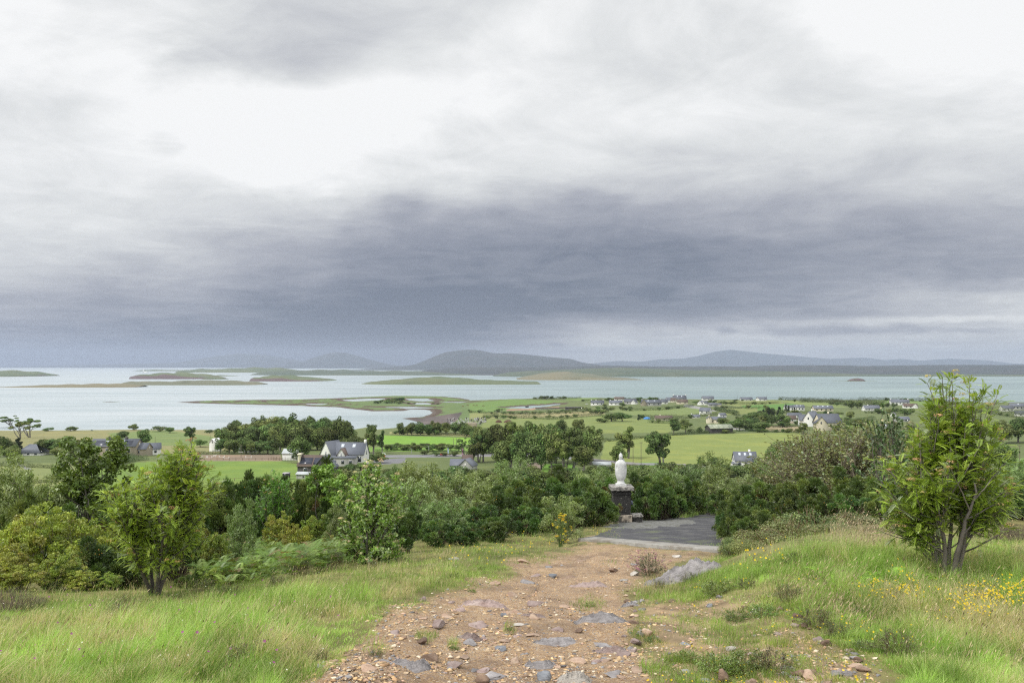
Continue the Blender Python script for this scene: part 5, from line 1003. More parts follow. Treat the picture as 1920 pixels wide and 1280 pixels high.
for a in [(1217,1070,32,20,'tan','rounded tan boulder sitting in front of the pink-flowered heather'),(1192,1074,20,16,'white','pale angular stone left of the boulder and the pink-flowered heather'),(1150,1066,26,12,'dark','rusty dark stone lying on the path left of the boulder'),
 (820,1178,34,15,'pink','rounded mauve stone in the left part of the path'),(895,1180,44,14,'pink','broad pink stone right of the rounded mauve one'),(790,1205,26,14,'dark','brown stone with a moss tuft on the left of the path'),(945,1170,16,10,'blue','small dark blue stone under the mauve bedrock slab'),
 (938,1212,30,11,'blue','flat blue-grey slate lying in the left half of the path'),(925,1262,56,12,'grey','long thin grey slate at the bottom of the path, left of centre'),(760,1228,40,14,'pink','flat pink stone near the left edge of the path, above a darker one'),(810,1232,38,14,'dark','dark layered stone right of the flat pink one near the left edge'),
 (1018,1265,36,20,'blue','dark blue angular rock at the bottom edge of the path'),(1003,1278,24,14,'dark','rounded brown rock leaning on the dark blue one at the bottom edge'),(965,1235,26,14,'tan','round tan stone in the lower middle of the path'),(850,1240,36,13,'pink','mauve stone in the lower left of the path'),
 (790,1118,22,12,'pink','reddish stone near the top of the left verge'),(1085,1186,22,11,'dark','small brown stone below the smooth grey slab'),(1215,1180,26,13,'tan','tan stone at the right rim of the path beside yellow flowers'),(1285,1200,28,9,'blue','flat blue slate in the mossy rubble right of the path'),
 (1355,1270,30,26,'dark','rust-coloured block at the bottom right among yellow flowers'),(1410,1275,26,22,'tan','tan angular block right of the rust-coloured one at the bottom'),(1495,1268,34,20,'dark','dark rounded rock at the bottom of the right rubble gully'),(1372,1216,20,12,'white','pale round stone in the mossy rubble on the right'),
 (1330,1143,16,10,'blue','small blue-grey stone in the turf below the big grey slab'),(1350,1128,14,9,'grey','small grey stone in the turf right of the big grey slab'),(1035,1080,26,7,'blue','flat blue slate high on the path'),(1000,1170,24,8,'tan','tan flat stone in the middle of the path'),(848,1052,24,7,'white','whitish flat stone on the grass tongue at the left of the path'),
 (982,1053,24,9,'tan','tan flat stone at the left rim of the path below the kerb'),(902,1262,30,14,'dark','brown layered stone with moss at the bottom left of the path')]:
    rock(*a)
for i, (px, py, w, k) in enumerate([(860,1150,30,'pink'),(985,1095,34,'grey'),(1010,1130,40,'pink'),(1060,1140,26,'tan'),(880,1205,36,'grey'),(1000,1195,30,'tan'),(1130,1205,40,'grey'),(1165,1225,34,'pink'),(1080,1232,46,'tan'),(1150,1262,40,'grey'),(975,1180,24,'white'),(835,1160,24,'tan'),
 (740,1190,28,'pink'),(720,1235,34,'grey'),(690,1262,40,'tan'),(870,1225,30,'tan'),(905,1245,34,'pink'),(1200,1255,36,'tan'),(1045,1185,30,'pink'),(960,1118,28,'tan'),(1030,1062,24,'grey'),(1090,1055,20,'tan'),(1005,1082,22,'pink'),(930,1100,26,'tan'),(1170,1090,18,'white'),(1190,1060,16,'grey'),(1270,1042,22,'white'),(1245,1050,14,'tan')]):
    rock(px, py, w, w*.22, k, 'flat %s stone bedded level in the gravel path' % {'pink': 'pinkish', 'grey': 'grey', 'tan': 'tan', 'white': 'pale'}[k], 'flat stones bedded in the path', name='flat_stone', cat='stone')
for i, (px, py, w, d, h, k, t) in enumerate([(1010,1245,.45,.22,.07,'grey','bottom centre'),(880,1198,.4,.2,.07,'pink','left half'),(1145,1215,.5,.2,.07,'pink','right half'),(1060,1085,.6,.35,.06,'tan','upper centre'),(960,1150,.45,.22,.06,'tan','middle left'),(770,1245,.5,.25,.09,'grey','bottom left'),(1180,1135,.4,.2,.07,'grey','middle right')]):
    slab(20+i, px, py, w, d, h, k, 'low worn %s bedrock hump in the %s of the path' % ({'pink': 'pinkish', 'grey': 'grey', 'tan': 'tan'}[k], t), .1*i-.3)
rr = random.Random(31); nS = 0; cl = {'tan': 'tan', 'pink': 'pinkish', 'blue': 'blue-grey', 'grey': 'grey', 'dark': 'brown', 'white': 'pale'}
while nS < 150:
    py = 1045+rr.random()**.8*250; px = rr.uniform(560, 1660); a1 = np.array([px]), np.array([py])
    inP = sdpoly(*a1, PATH)[0] > -6; inR = sdpoly(*a1, RUB)[0] > 0
    if not (inP or inR): continue
    D = 1.7/((py-CY)/F-.158); w = min(.2, .028+.14*rr.random()**3)*F/D; k = rr.choice(['tan', 'tan', 'pink', 'pink', 'grey', 'dark', 'tan', 'grey', 'tan'])
    pl = 'gravel of the path' if inP else 'rough turf right of the path'
    rock(px, py, w, w*rr.uniform(.18, .36), k, 'small %s stone lying in the %s' % (cl[k], pl), 'loose %s stones in the %s' % (cl[k], pl), name='loose_stone', cat='stone'); nS += 1
for i in range(60):
    pl = [(1188,1105),(1196,1160),(1192,1205),(1245,1240),(1300,1285)] if i < 24 else [(1400,1150),(1480,1150),(1540,1200),(1620,1245),(1560,1275),(1440,1270)]
    j = rr.randrange(len(pl)-1); f = rr.random(); px = pl[j][0]+(pl[j+1][0]-pl[j][0])*f+rr.gauss(0, 14); py = pl[j][1]+(pl[j+1][1]-pl[j][1])*f+rr.gauss(0, 7); D = 1.7/((py-CY)/F-.158)
    w = rr.uniform(.05, .17)*F/D; rock(px, py, w, w*rr.uniform(.35, .6), rr.choice(['pink', 'tan', 'dark', 'grey', 'dark']), 'rough stone in the eroded earth bank right of the path', 'rough stones in the eroded bank', name='bank_stone', cat='stone')
# gravel: too many to count
rg = np.random.default_rng(90); ntry = 85000; px = rg.uniform(470, 1700, ntry); py = 1018+rg.uniform(0, 1, ntry)*300
inP = (sdpoly(px, py, PATH)+rg.normal(0, 7, ntry) > 0); inR = (sdpoly(px, py, RUB)+rg.normal(0, 10, ntry) > 0) & (rg.uniform(size=ntry) < .55); ok = inP | inR; px, py = px[ok], py[ok]; ok = fbm(px/60, py/22, 4, 44)+rg.normal(0, .12, len(px)) > -.10; px, py = px[ok], py[ok]
rt = (py-CY)/F; t = (px-CX)/F; D = 1.7/(rt-.158)
for _ in range(14): D = np.clip(D+((EYE-height(t*D, D, False))/rt-D)*.7, 5, 60)
x = t*D; z = height(x, D); n = len(x); s = np.maximum(.0035+.024*rg.uniform(0, 1, n)**7, .00042*D)*rg.uniform(.7, 1.2, n)
oct_ = np.array([(1,0,0),(0,1,0),(-1,0,0),(0,-1,0),(0,0,1),(0,0,-1),(.7,.7,.3),(-.7,.6,.2)], float); Tf = np.array([(6,1,4),(0,6,4),(1,7,4),(7,2,4),(2,3,4),(3,0,4),(1,6,0),(2,7,1),(0,3,5),(3,2,5)])
V = oct_[None]+rg.normal(0, .28, (n, 8, 3)); a = rg.uniform(0, 6.28, n); ca, sa = np.cos(a)[:, None], np.sin(a)[:, None]; V = V*np.stack([s*rg.uniform(.8, 1.6, n), s, s*rg.uniform(.35, .7, n)], -1)[:, None]
V = np.stack([V[..., 0]*ca-V[..., 1]*sa, V[..., 0]*sa+V[..., 1]*ca, V[..., 2]], -1)+np.stack([x, D, z+s*.2], -1)[:, None]
pal = np.array([(.46,.31,.16), (.52,.37,.21), (.38,.24,.13), (.46,.35,.23), (.22,.21,.21), (.28,.19,.13), (.52,.44,.33), (.42,.28,.20)]); c = pal[rg.integers(0, 8, n)]*np.exp(rg.normal(0, .2, (n, 1)))
mb = MB(); mb.add(V.reshape(-1, 3), T=(np.arange(n)[:, None, None]*8+Tf[None]).reshape(-1, 3), col=np.repeat(c, 8, 0)); mat('pebble', (1,1,1), .85, .1, -20., attr=True)
tag(put('gravel', mb.mesh('gravel', M['pebble'])), kind='stuff')
# ================================================================== buildings
def part_box(name, mt, parent, Mx, x0, x1, y0, y1, z0, z1, col=None):
    mb = MB(); mb.box(x0, x1, y0, y1, z0, z1, Mx, col); return put(name, mb.mesh(name, M[mt]), parent)
def gable(root, cx, cy, w, d, eh, rh, yaw, wall, roof, chim=(), wins=3, far=False, hip=0., sky=0, solar=False, gwin=1):
    """one gabled volume, ridge along local x; wins windows on the front; chim = ridge fractions with a chimney"""
    Mx = Matrix.Translation((cx, cy, 0)) @ Matrix.Rotation(rad(yaw), 4, 'Z'); X = w/2; Yd = d/2; mb = MB()
    hp = X*hip; V = [(-X,-Yd,-3),(X,-Yd,-3),(X,Yd,-3),(-X,Yd,-3),(-X,-Yd,eh),(X,-Yd,eh),(X,Yd,eh),(-X,Yd,eh),(-X+hp,0,rh),(X-hp,0,rh)]
    V = [Mx @ Vector(v) for v in V]; mb.add([v[:] for v in V], [(0,1,5,4),(2,3,7,6),(0,4,7,3),(1,2,6,5)], [(4,8,7),(5,6,9)] if not hip else [])
    wl = put('wall', mb.mesh('wall', M[wall]), root)
    o = .06*d if far else .35; sl_ = (rh-eh)/Yd; mb = MB(); ex = 0 if hip else o; th = max(.18, w*.008); zo = .05
    zl = eh-o*sl_+zo
    if hip: A = [(-X-o,-Yd-o,zl),(X+o,-Yd-o,zl),(X-hp,0,rh+zo),(-X+hp,0,rh+zo),(X+o,Yd+o,zl),(-X-o,Yd+o,zl)]
    else: A = [(-X-ex,-Yd-o,zl),(X+ex,-Yd-o,zl),(X+ex,0,rh+zo),(-X-ex,0,rh+zo),(X+ex,Yd+o,zl),(-X-ex,Yd+o,zl)]
    B_ = A+[(a, b_, c+th) for a, b_, c in A]; B_ = [(Mx @ Vector(v))[:] for v in B_]
    mb.add(B_, [(0,1,2,3),(3,2,4,5),(6,9,8,7),(9,11,10,8),(0,6,7,1),(4,10,11,5)]+([(1,7,8,2),(2,8,10,4),(0,3,9,6),(3,5,11,9)] if not hip else []), ([(1,2,4),(0,5,3),(7,10,8),(6,9,11)]) if hip else None)
    rf_ = put('roof', mb.mesh('roof', M[roof]), root)
    for f in chim:
        cx_ = -X+f*w; cw = max(.45, .03*w); part_box('chimney', wall if wall != 'stone_wall' else 'dark_wall', rf_, Mx, cx_-cw, cx_+cw, -.4, .4, rh-.6, rh+max(1.1, .14*rh))
    if solar: 
        for i in range(2):
            a0, a1 = (-X+.04*w, 0-.02*w) if i == 0 else (.02*w, X-.1*w); mb = MB(); P = []
            for (a, f) in ((a0, .12), (a1, .12), (a1, .72), (a0, .72)): P += [(Mx @ Vector((a, -Yd*(1-f), eh+(rh-eh)*f+zo+th+.06)))[:]]
            mb.add(P+[(p[0], p[1], p[2]-.05) for p in P], [(0,1,2,3),(7,6,5,4),(0,4,5,1),(1,5,6,2),(2,6,7,3),(3,7,4,0)]); put('solar_panel', mb.mesh('solar_panel', M['solar']), rf_)
    for i in range(sky):
        a = -X+w*(i+1)/(sky+1); ww = w*.03+.25; mb = MB(); P = [(Mx @ Vector((a+s_*ww, -Yd*(1-f), eh+(rh-eh)*f+zo+th+.10)))[:] for s_, f in ((-1,.55),(1,.55),(1,.82),(-1,.82))]
        mb.add(P+[(p[0], p[1], p[2]-.14) for p in P], [(0,1,2,3),(7,6,5,4),(0,4,5,1),(1,5,6,2),(2,6,7,3),(3,7,4,0)]); put('skylight', mb.mesh('skylight', M['skylight']), rf_)
    ww = min(.7, w*.055)*(1.2 if far else 1); z0, z1 = eh*.38, eh*.78
    def window(x0, x1, y0, y1, za, zb):
        if far: part_box('window', 'glass', root, Mx, x0, x1, y0, y1, za, zb); return
        fr = part_box('window', 'white_rail' if wall != 'white_wall' else 'metal_grey', root, Mx, x0-.1, x1+.1, y0, y1, za-.1, zb+.1)
        e = .03; 
        if abs(x1-x0) > abs(y1-y0): part_box('pane', 'glass', fr, Mx, x0, x1, y0-e, y1-e, za, zb)
        else: part_box('pane', 'glass', fr, Mx, x0-e*(x0 < 0), x1+e*(x0 > 0), y0, y1, za, zb)
    for i in range(wins):
        a = -X+w*(i+.6)/(wins+.2); window(a-ww, a+ww, -Yd-.06, -Yd+.02, z0, z1)
    if gwin:
        for sg in (-1, 1): 
            xa, xb = (X-.02, X+.06) if sg > 0 else (-X-.06, -X+.02); window(xa, xb, -ww*.7, ww*.7, eh*.95 if not hip else z0, eh*.95+(z1-z0)*.8 if not hip else z1)
    return wl, rf_
def house(px, py, label, vols, name='house', cat='house', D=None, group=None, dark_door=True):
    x, D, z = atD(px, D) if D else hit(px, py); s = D/F; far = D > 620
    o = tag(put(name, None, loc=(x, D, z)), label, cat, group)
    for v in vols:
        dx, dy, w, d, eh, rh, yaw, wall, roof = v[:9]; k = v[9] if len(v) > 9 else {}
        gable(o, dx*s, dy*s, w*s, d*s, eh*s, rh*s, yaw, wall, roof, far=far, **k)
    return o
Wt, Cr, Gy, St, Dk, Sl, Br, Tn = 'white_wall', 'cream_wall', 'grey_wall', 'stone_wall', 'dark_wall', 'slate', 'brown_tile', 'tin'
house(652, 872, 'large white two-storey house with dark slate roofs and skylights in front of the wood', [
  (2,6,66,32,22,42,-8,Wt,Sl,dict(chim=(.97,),wins=5,sky=2)),(-30,4,36,28,21,45,62,Wt,Sl,dict(wins=0)),(-6,-14,20,18,20,33,82,Wt,Br,dict(wins=0)),(-2,-22,48,16,17,20,-8,Gy,Sl,dict(wins=3,gwin=0))], name='white_house')
house(598, 888, 'dark-walled bungalow with tall white chimney and solar roof beside the large white house', [
  (-8,4,56,34,16,34,-6,Dk,Br,dict(wins=2,solar=True,gwin=0)),(16,-12,34,36,15,36,84,Dk,Sl,dict(wins=0)),(-36,6,4,22,36,37,0,Cr,Cr,dict(wins=0,gwin=0))], name='bungalow')
house(553, 862, 'white shed with a shallow tin roof at the end of the riding arena', [(0,0,40,24,13,20,-4,Wt,Tn,dict(wins=1,gwin=0))], name='shed', cat='shed')
house(219, 853, 'long stone house with solar panels and skylights on its slate roof', [(0,0,84,36,18,30,2,St,Sl,dict(chim=(.36,.72),wins=4,solar=True,sky=2)),(45,6,26,30,12,22,2,St,Sl,dict(wins=1))], name='stone_house')
house(283, 852, 'small white gabled house right of the long stone house', [(0,0,34,26,11,21,25,Wt,Sl,dict(wins=2))])
house(62, 853, 'low white bungalow with hipped slate roof near the left edge', [(0,0,44,30,6,20,0,Wt,Sl,dict(wins=3,hip=.7,gwin=0))], name='bungalow')
house(404, 846, 'narrow modern white gable building at the left end of the wood', [(0,0,22,12,18,24,80,Wt,Wt,dict(wins=1))], name='modern_house')
house(465, 848, 'low white outbuilding hidden among the trunks of the wood', [(0,0,30,14,6,10,0,Wt,Tn,dict(wins=2,gwin=0))], name='outbuilding', cat='outbuilding')
house(874, 885, 'building with blue-grey slate gables just showing above the bushes', [(4,-4,26,26,14,26,70,Gy,Sl,dict(wins=0)),(-12,4,34,24,14,24,0,Gy,Sl,dict(wins=2)),(2,10,18,20,16,31,10,St,Br,dict(wins=0))], name='building', cat='building')
house(1128, 882, 'low pale blue-grey building with a flat roof at the right end of the central wood', [(0,0,32,20,12,16,0,Gy,Tn,dict(wins=2,gwin=0))], name='building', cat='building')
house(1020, 862, 'low tan shop building under the trees of the central wood', [(0,0,40,18,10,14,0,Cr,Sl,dict(wins=4,gwin=0))], name='building', cat='building')
house(1396, 878, 'white cottage with dark slate roof and roof lights right of the statue', [(0,0,40,26,16,31,-4,Wt,Sl,dict(chim=(.72,),wins=3,sky=3)),(-18,-4,14,16,10,12,0,Wt,Sl,dict(wins=1,gwin=0))], name='cottage', cat='cottage')
house(1348, 811, 'brown timber barn with a pale rusting corrugated roof at the edge of the large field', [(0,0,44,26,9,15,10,Dk,'rust_tin',dict(wins=0,gwin=0))], name='barn', cat='barn')
house(1549, 830, 'cream gabled house with slate roof, nearest of the houses on the right', [(2,0,44,24,15,30,14,Cr,Sl,dict(chim=(.55,),wins=3)),(-14,-8,20,22,13,26,80,Cr,Sl,dict(wins=0))], D=640)
house(1520, 812, 'white house with a steep slate gable directly behind the nearest cream house', [(2,0,36,20,14,28,50,Wt,Sl,dict(chim=(.5,),wins=2)),(-13,0,18,16,12,22,-10,Wt,Sl,dict(wins=1))], D=700)
HL = [(1120,759.5,'low white bungalow with a central gabled porch near the shore',[(0,0,24,9,5,9,0,Wt,Sl,dict(chim=(.04,.96,.4),wins=3))]),
 (1154,759.5,'white bungalow with end chimneys right of the one with the gabled porch',[(0,0,24,9,5,9,0,Wt,Sl,dict(chim=(.1,.96),wins=3))]),
 (1161,751.5,'white house with brownish roof behind the right low bungalow',[(0,0,18,8,4,7.5,0,Wt,Br,dict(chim=(.05,),wins=2))]),
 (1182,757.5,'pair of joined grey slate roofs between the low white bungalows and the grey house',[(0,0,22,9,5,10,-15,Gy,Sl,dict(wins=2)),(7,-3,12,9,4,8,60,Wt,Sl,dict(wins=0))]),
 (1217,760.5,'long grey slate-roofed house with a stone gable and roof lights',[(4,0,36,10,6,11,0,Gy,Sl,dict(chim=(.02,.98),wins=4,sky=2)),(-11,-3,9,10,6,12,88,St,Sl,dict(wins=0))]),
 (1243,757,'low white annex right of the long grey slate-roofed house',[(0,0,16,8,4,9,0,Wt,Sl,dict(wins=2))]),
 (1274,753,'largest white house on the shore with a long grey roof',[(0,0,24,9,6,12,0,Wt,Sl,dict(chim=(.02,.98),wins=3,sky=2))]),
 (1279,757,'cream house with brown roof directly below the largest shore house',[(0,0,20,8,4,8,0,Cr,Br,dict(wins=2))]),
 (1255,754,'white cottage with grey roof left of the largest shore house',[(0,0,14,8,4,9,20,Wt,Sl,dict(wins=1)),(6,-2,12,8,4,8,-30,Cr,Br,dict(wins=1))]),
 (1327,751,'white house with dark slate roof alone on the shoreline, centre right',[(0,0,21,9,4,8.5,0,Wt,Sl,dict(wins=3))]),
 (1315,759,'cluster of white gables below the shoreline house',[(0,0,16,9,4,8,55,Wt,Sl,dict(wins=0)),(6,-2,12,8,3.5,7,40,Wt,Sl,dict(wins=0))]),
 (1336,762,'small grey-walled house among shrubs right of the white gables',[(0,0,16,8,4,7,0,Gy,Sl,dict(wins=2))]),
 (1345,762,'small beige outbuilding at the right end of the gable cluster',[(2,0,10,7,4,6,0,Cr,Sl,dict(wins=1))]),
 (1323,776,'white barn-like house with grey roof and bright gable end on the green slope',[(0,0,20,12,6,12,-38,Wt,Sl,dict(wins=2))]),
 (1304,783,'low white cottage with a grey roof above the cream house',[(0,0,16,8,2.5,6,0,Wt,Sl,dict(chim=(.02,.98),wins=2))]),
 (1338,793,'cream house with tall white chimney and long slate roof among trees',[(6,0,30,12,7,12,-5,Cr,Sl,dict(wins=3)),(-9,-2,10,10,9,13,85,Cr,Sl,dict(chim=(.5,),wins=0))]),
 (1354,782,'small white house half hidden behind the cream house with slate roof',[(0,0,14,8,4,8,20,Wt,Sl,dict(wins=1))]),
 (1244,788,'cream bungalow with a brown tiled roof beside the dark hedge',[(0,0,32,13,4,9,0,Cr,Br,dict(chim=(.3,),wins=3))]),
 (1399,751,'white house with dark slate roof, left one of two on the peninsula skyline',[(0,0,22,8,2.5,6.5,0,Wt,Sl,dict(wins=3))]),
 (1428,751,'white house with two roofs, right one of two on the peninsula skyline',[(0,0,18,8,3,7,0,Wt,Sl,dict(wins=2)),(-6,-1,10,7,3,6,50,Wt,Sl,dict(wins=0))]),
 (1488,770,'modern white house with stepped grey roofs behind dark conifers',[(-8,0,18,10,7,10.5,0,Wt,Sl,dict(wins=2)),(9,0,20,10,7,11,0,Wt,Sl,dict(wins=3,sky=2))]),
 (1542,771,'modern cream house with wide grey roof right of the stepped white one',[(0,0,36,13,6,11,0,Cr,Sl,dict(wins=4,sky=3))]),
 (1477,791,'white bungalow with dark brown roof behind a cream garden wall',[(0,0,28,13,6,12,0,Wt,Br,dict(wins=2)),(-7,-4,14,12,5,11,80,Wt,Br,dict(wins=0))]),
 (1489,783,'low grey-roofed house behind the brown-roofed bungalow',[(0,0,26,10,5,9,0,Wt,Sl,dict(wins=2))]),
 (1500,790,'cream annex with gable right of the brown-roofed bungalow',[(0,0,12,9,4,8,60,Cr,Sl,dict(wins=0))]),
 (1528,790,'tiny cream hut with a brown hipped roof in the field',[(0,0,10,8,4,7,0,Cr,Br,dict(wins=2,hip=.6,gwin=0))]),
 (1686,759,'long white farmhouse with dark roof near the shore, left of the tall rowan',[(0,0,33,11,5.5,10,-6,Wt,Sl,dict(chim=(.03,.97),wins=5))]),
 (1706,765,'white bungalow with brown roof in front of the long white farmhouse',[(0,0,24,11,4,8.5,-10,Wt,Br,dict(wins=3)),(7,-3,9,10,4,9,80,Wt,Br,dict(wins=0))]),
 (1633,770,'white-gabled grey-roofed house left of the long white farmhouse',[(0,0,30,12,5,10.5,5,Wt,Sl,dict(chim=(.3,),wins=2))]),
 (1675,781,'small white gabled house half hidden by the whitebeam',[(0,0,12,9,4,9,60,Wt,Sl,dict(wins=0))]),
 (1690,790,'grey slate roof among bushes behind the whitebeam',[(0,0,26,12,4,9,0,Gy,Sl,dict(wins=2))]),
 (1660,812,'white-walled house with blue-grey roof showing behind the twiggy bushes',[(0,0,30,14,8,17,0,Wt,Sl,dict(wins=2,sky=1))]),
 (1887,771,'grey-roofed white house with dormers at the right edge by the water',[(0,0,22,12,6,11,0,Wt,Sl,dict(wins=3))]),
 (1908,768,'long grey stone house with slate roof at the far right edge',[(0,0,30,12,7,12.5,0,Gy,Sl,dict(wins=4,sky=1))]),
 (1914,780,'white gabled house low at the right edge below the long grey one',[(0,0,20,12,5,10,-30,Wt,Sl,dict(wins=1))]),
 (1700,735+24,'white outbuilding beside the long white farmhouse',[(6,0,8,6,3,5,0,Wt,Sl,dict(wins=1))])]
for px, py, lb, vols in HL[:-1]: house(px, py, lb, vols)
house(1028, 767.6, 'long low tan livestock shed beside the tidal pond', [(4,0,56,8,2.6,3.6,0,'rust_tin','brown_tile',dict(wins=0,gwin=0))], name='livestock_shed', cat='shed')
house(1077, 766.5, 'long low dark shed right of the tan livestock shed', [(0,0,34,8,2.6,3.8,0,Dk,Dk,dict(wins=0,gwin=0))], name='livestock_shed', cat='shed')
house(988, 764.5, 'small dark blue shed at the edge of the tidal pond', [(0,0,6,5,2.6,3.6,0,'solar',Dk,dict(wins=0,gwin=0))], name='shed', cat='shed')
house(572, 897, 'grey lean-to shelter with a pale tin roof beside the green field', [(0,0,27,18,9,12,-6,Gy,Tn,dict(wins=1,gwin=0))], name='shelter', cat='shelter')
# far shore houses
for i, (px, py, w) in enumerate([(1156,699.5,5),(1163,701.5,3),(1190,699.5,9),(1197,700,7),(1258,700,8),(1266,699.5,6),(1228,700,4),(636,697,4),(643,697,3),(1548,703.5,7),(1660,702,5),(1697,701,7),(1765,699,9),(1740,702,6),(1890,701,10),(1905,703,8),(1825,700,6),(1425,701,4)]):
    D = 7600; x = (px-CX)/F*D; s = D/F; z = max(EYE-(py-CY)/F*D, 4)-6; o = tag(put('house', None, loc=(x, D-900, z)), 'tiny white house on the far shore across the bay', 'house', 'white houses on the far shore'); s *= .88
    gable(o, 0, 0, w*s, 2.2*s, 2.2*s+4, 3.2*s+4, 0, Wt, Sl if i % 2 else Wt, wins=0, far=True, gwin=0)
x, D, z = (269-CX)/F*8200, 8200, 0; o = tag(put('lighthouse', None, loc=(x, D, 6)), 'small white lighthouse on the low islet far out on the left', 'lighthouse')
mb = MB(); mb.lathe([(-8,7,7),(12,5.5,5.5),(24,4.5,4.5),(24.5,6,6),(26,6,6)], 12); put('tower', mb.mesh('tower', M['white_wall']), o); mb = MB(); mb.lathe([(26,3,3),(30,3,3),(34,.3,.3)], 10); put('lantern', mb.mesh('lantern', M['white_wall']), o)
mb = MB(); mb.box(8, 46, -6, 6, -8, 6); put('wall', mb.mesh('wall', M['white_wall']), o)

# ================================================================== mid-distance trees
def grove(label, group, rows, kinds, name='tree', jit=5):
    for (x0, y0, x1, y1, n, h, w) in rows:
        for i in range(n):
            f = (i+.5)/n; tree(x0+(x1-x0)*f+_rt.uniform(-jit, jit), y0+(y1-y0)*f+_rt.uniform(-1, 1), h*_rt.uniform(.8, 1.15), w*_rt.uniform(1.1, 1.6), _rt.choice(kinds), name, label, group)
_rt.seed(8)
grove('tree of the dense wood behind the large white house', 'trees of the wood behind the large white house',
 [(415,838,560,838,11,52,32),(408,850,520,852,8,36,26),(470,832,655,836,12,56,34),(520,845,650,842,10,58,36),(430,828,640,826,10,42,30),(640,850,690,852,3,42,28),(600,830,660,838,5,52,30)], ['wood', 'round', 'wood'])
grove('low shrub at the foot of the large white house', 'shrubs at the foot of the large white house', [(618,886,705,880,7,15,20),(690,868,715,866,2,22,22)], ['scrub', 'wood'], name='bush')
tree(563, 868, 58, 56, 'wood', 'tree', 'dense rounded tree between the white shed and the large white house', cat='tree')
tree(700, 852, 54, 34, 'tall', 'tree', 'loose light green tree standing right of the large white house'); tree(716, 853, 50, 26, 'tall', 'tree', 'slender wispy tree beside the road right of the large white house')
tree(697, 818, 26, 30, 'round', 'tree', 'round tree at the waterside behind the wispy trees')
grove('tree in the belt between the bay and the narrow fields', 'tree belt behind the narrow fields', [(745,816,880,814,11,24,20),(870,818,905,822,3,26,20),(760,812,870,812,8,20,18)], ['wood', 'round'])
grove('tree of the big wood left of the statue', 'trees of the big wood left of the statue',
 [(900,866,1115,872,10,72,40),(890,850,1050,850,9,56,36),(930,878,1100,884,9,76,38),(1000,840,1080,842,4,48,34),(890,838,970,838,5,42,30),(885,868,905,868,2,56,34),(1080,866,1115,868,3,64,30)], ['tall', 'wood', 'wood', 'round'])
for a in [(1050,823,42,34,'round','rounded tree behind the big wood, left one of a pair'),(1086,824,44,38,'round','rounded tree behind the big wood, right one of a pair'),(1178,860,64,54,'tall','tall brownish-green tree behind the statue, standing alone against the field'),
 (1160,872,46,40,'wood','dark round tree directly behind the head of the statue'),(1236,884,78,66,'tall','dark ivy-clad tree on bare stems right of the statue'),(1285,812,30,30,'round','round tree left of the timber barn'),(1264,814,30,30,'round','round tree at the corner of the two large fields'),
 (1147,790,20,42,'scrub','dense thorn thicket in the middle of the tan fields'),(1166,790,18,36,'scrub','right half of the thorn thicket in the tan fields'),(1128,792,10,26,'scrub','low end of the thorn thicket in the tan fields'),(1198,788,12,12,'pine','small dark tree left of the cream bungalow'),
 (868,866,44,26,'wind','umbrella-shaped tree above the slate gables'),(1595,787,20,22,'round','single round tree in the fields left of the twiggy bushes'),(1490,748+6,7,8,'round','lone round bush on the skyline of the peninsula'),
 (250,806,14,20,'scrub','wind-bent bush on the skyline above the stone house'),(18,806,26,40,'wind','open flat-topped tree at the left edge of the shore field'),(38,822,34,34,'wind','flat-topped tree second from the left edge'),(56,820,38,44,'wind','wind-swept flat-topped tree leaning right, in the left shore field'),
 (90,808,8,20,'scrub','low round bush on the left skyline of the shore field'),(133,808,11,24,'scrub','spiky dark bush on the skyline of the shore field'),(172,807.5,2.5,5,'scrub','tiny bush on the skyline of the shore field'),
 (35,850,30,30,'pine','dark conifer in front of the hipped bungalow'),(8,856,44,44,'wood','dense tree at the left edge of the photo'),(22,866,36,40,'wood','full dark tree by the garden at the left edge'),
 (357,832,34,30,'tall','ivy-covered tree rising over the water above the tall left rowan'),(228,826,20,34,'round','tree behind the roof of the stone house'),(268,838,38,36,'round','large tree right of the stone house roof'),(213,868,16,22,'round','small tree in the garden of the stone house'),
 (300,809,12,30,'scrub','dark bush on the skyline right of the stone house'),(318,812,14,24,'round','second dark bush on the skyline right of the stone house'),(392,812,8,18,'scrub','low bush at the left foot of the wood'),(375,838,16,24,'scrub','bush left of the modern gable building'),
 (1050,898,26,52,'round','neat domed grey-green bush on the lawn below the big wood'),(1340,880,26,40,'wood','bushy tree below the large field right of the ivy-clad tree')]:
    tree(a[0], a[1], a[2], a[3], a[4], 'bush' if a[4] == 'scrub' else 'tree', a[5], cat='bush' if a[4] == 'scrub' else 'tree')
grove('tree of the row in front of the shore field', 'tree row in front of the left shore field', [(78,852,165,852,6,38,30),(85,846,150,846,4,30,26),(100,860,160,862,4,26,22)], ['round', 'wood'])
grove('garden tree among the houses on the right', 'garden trees of the right village', [(1380,806,1432,808,3,24,26),(1355,802,1420,800,5,20,22),(1425,798,1470,798,3,28,24),(1440,782,1465,782,3,20,12),(1405,790,1440,790,3,20,18),(1490,796,1530,796,4,12,14),(1500,812,1508,814,1,30,20),
  (1555,806,1580,806,2,16,20),(1570,816,1600,818,3,20,20),(1600,800,1625,802,3,16,18),(1560,790,1600,788,2,8,10),(1595,766,1615,766,3,16,14),(1550,760,1680,764,9,9,12),(1640,776,1720,778,5,14,14),(1262,800,1300,800,2,12,14)], ['round', 'wood', 'scrub'])
grove('dark conifer beside the modern houses', 'conifers beside the modern houses', [(1425,784,1462,782,5,20,12),(1474,772,1482,772,2,14,9)], ['pine'])
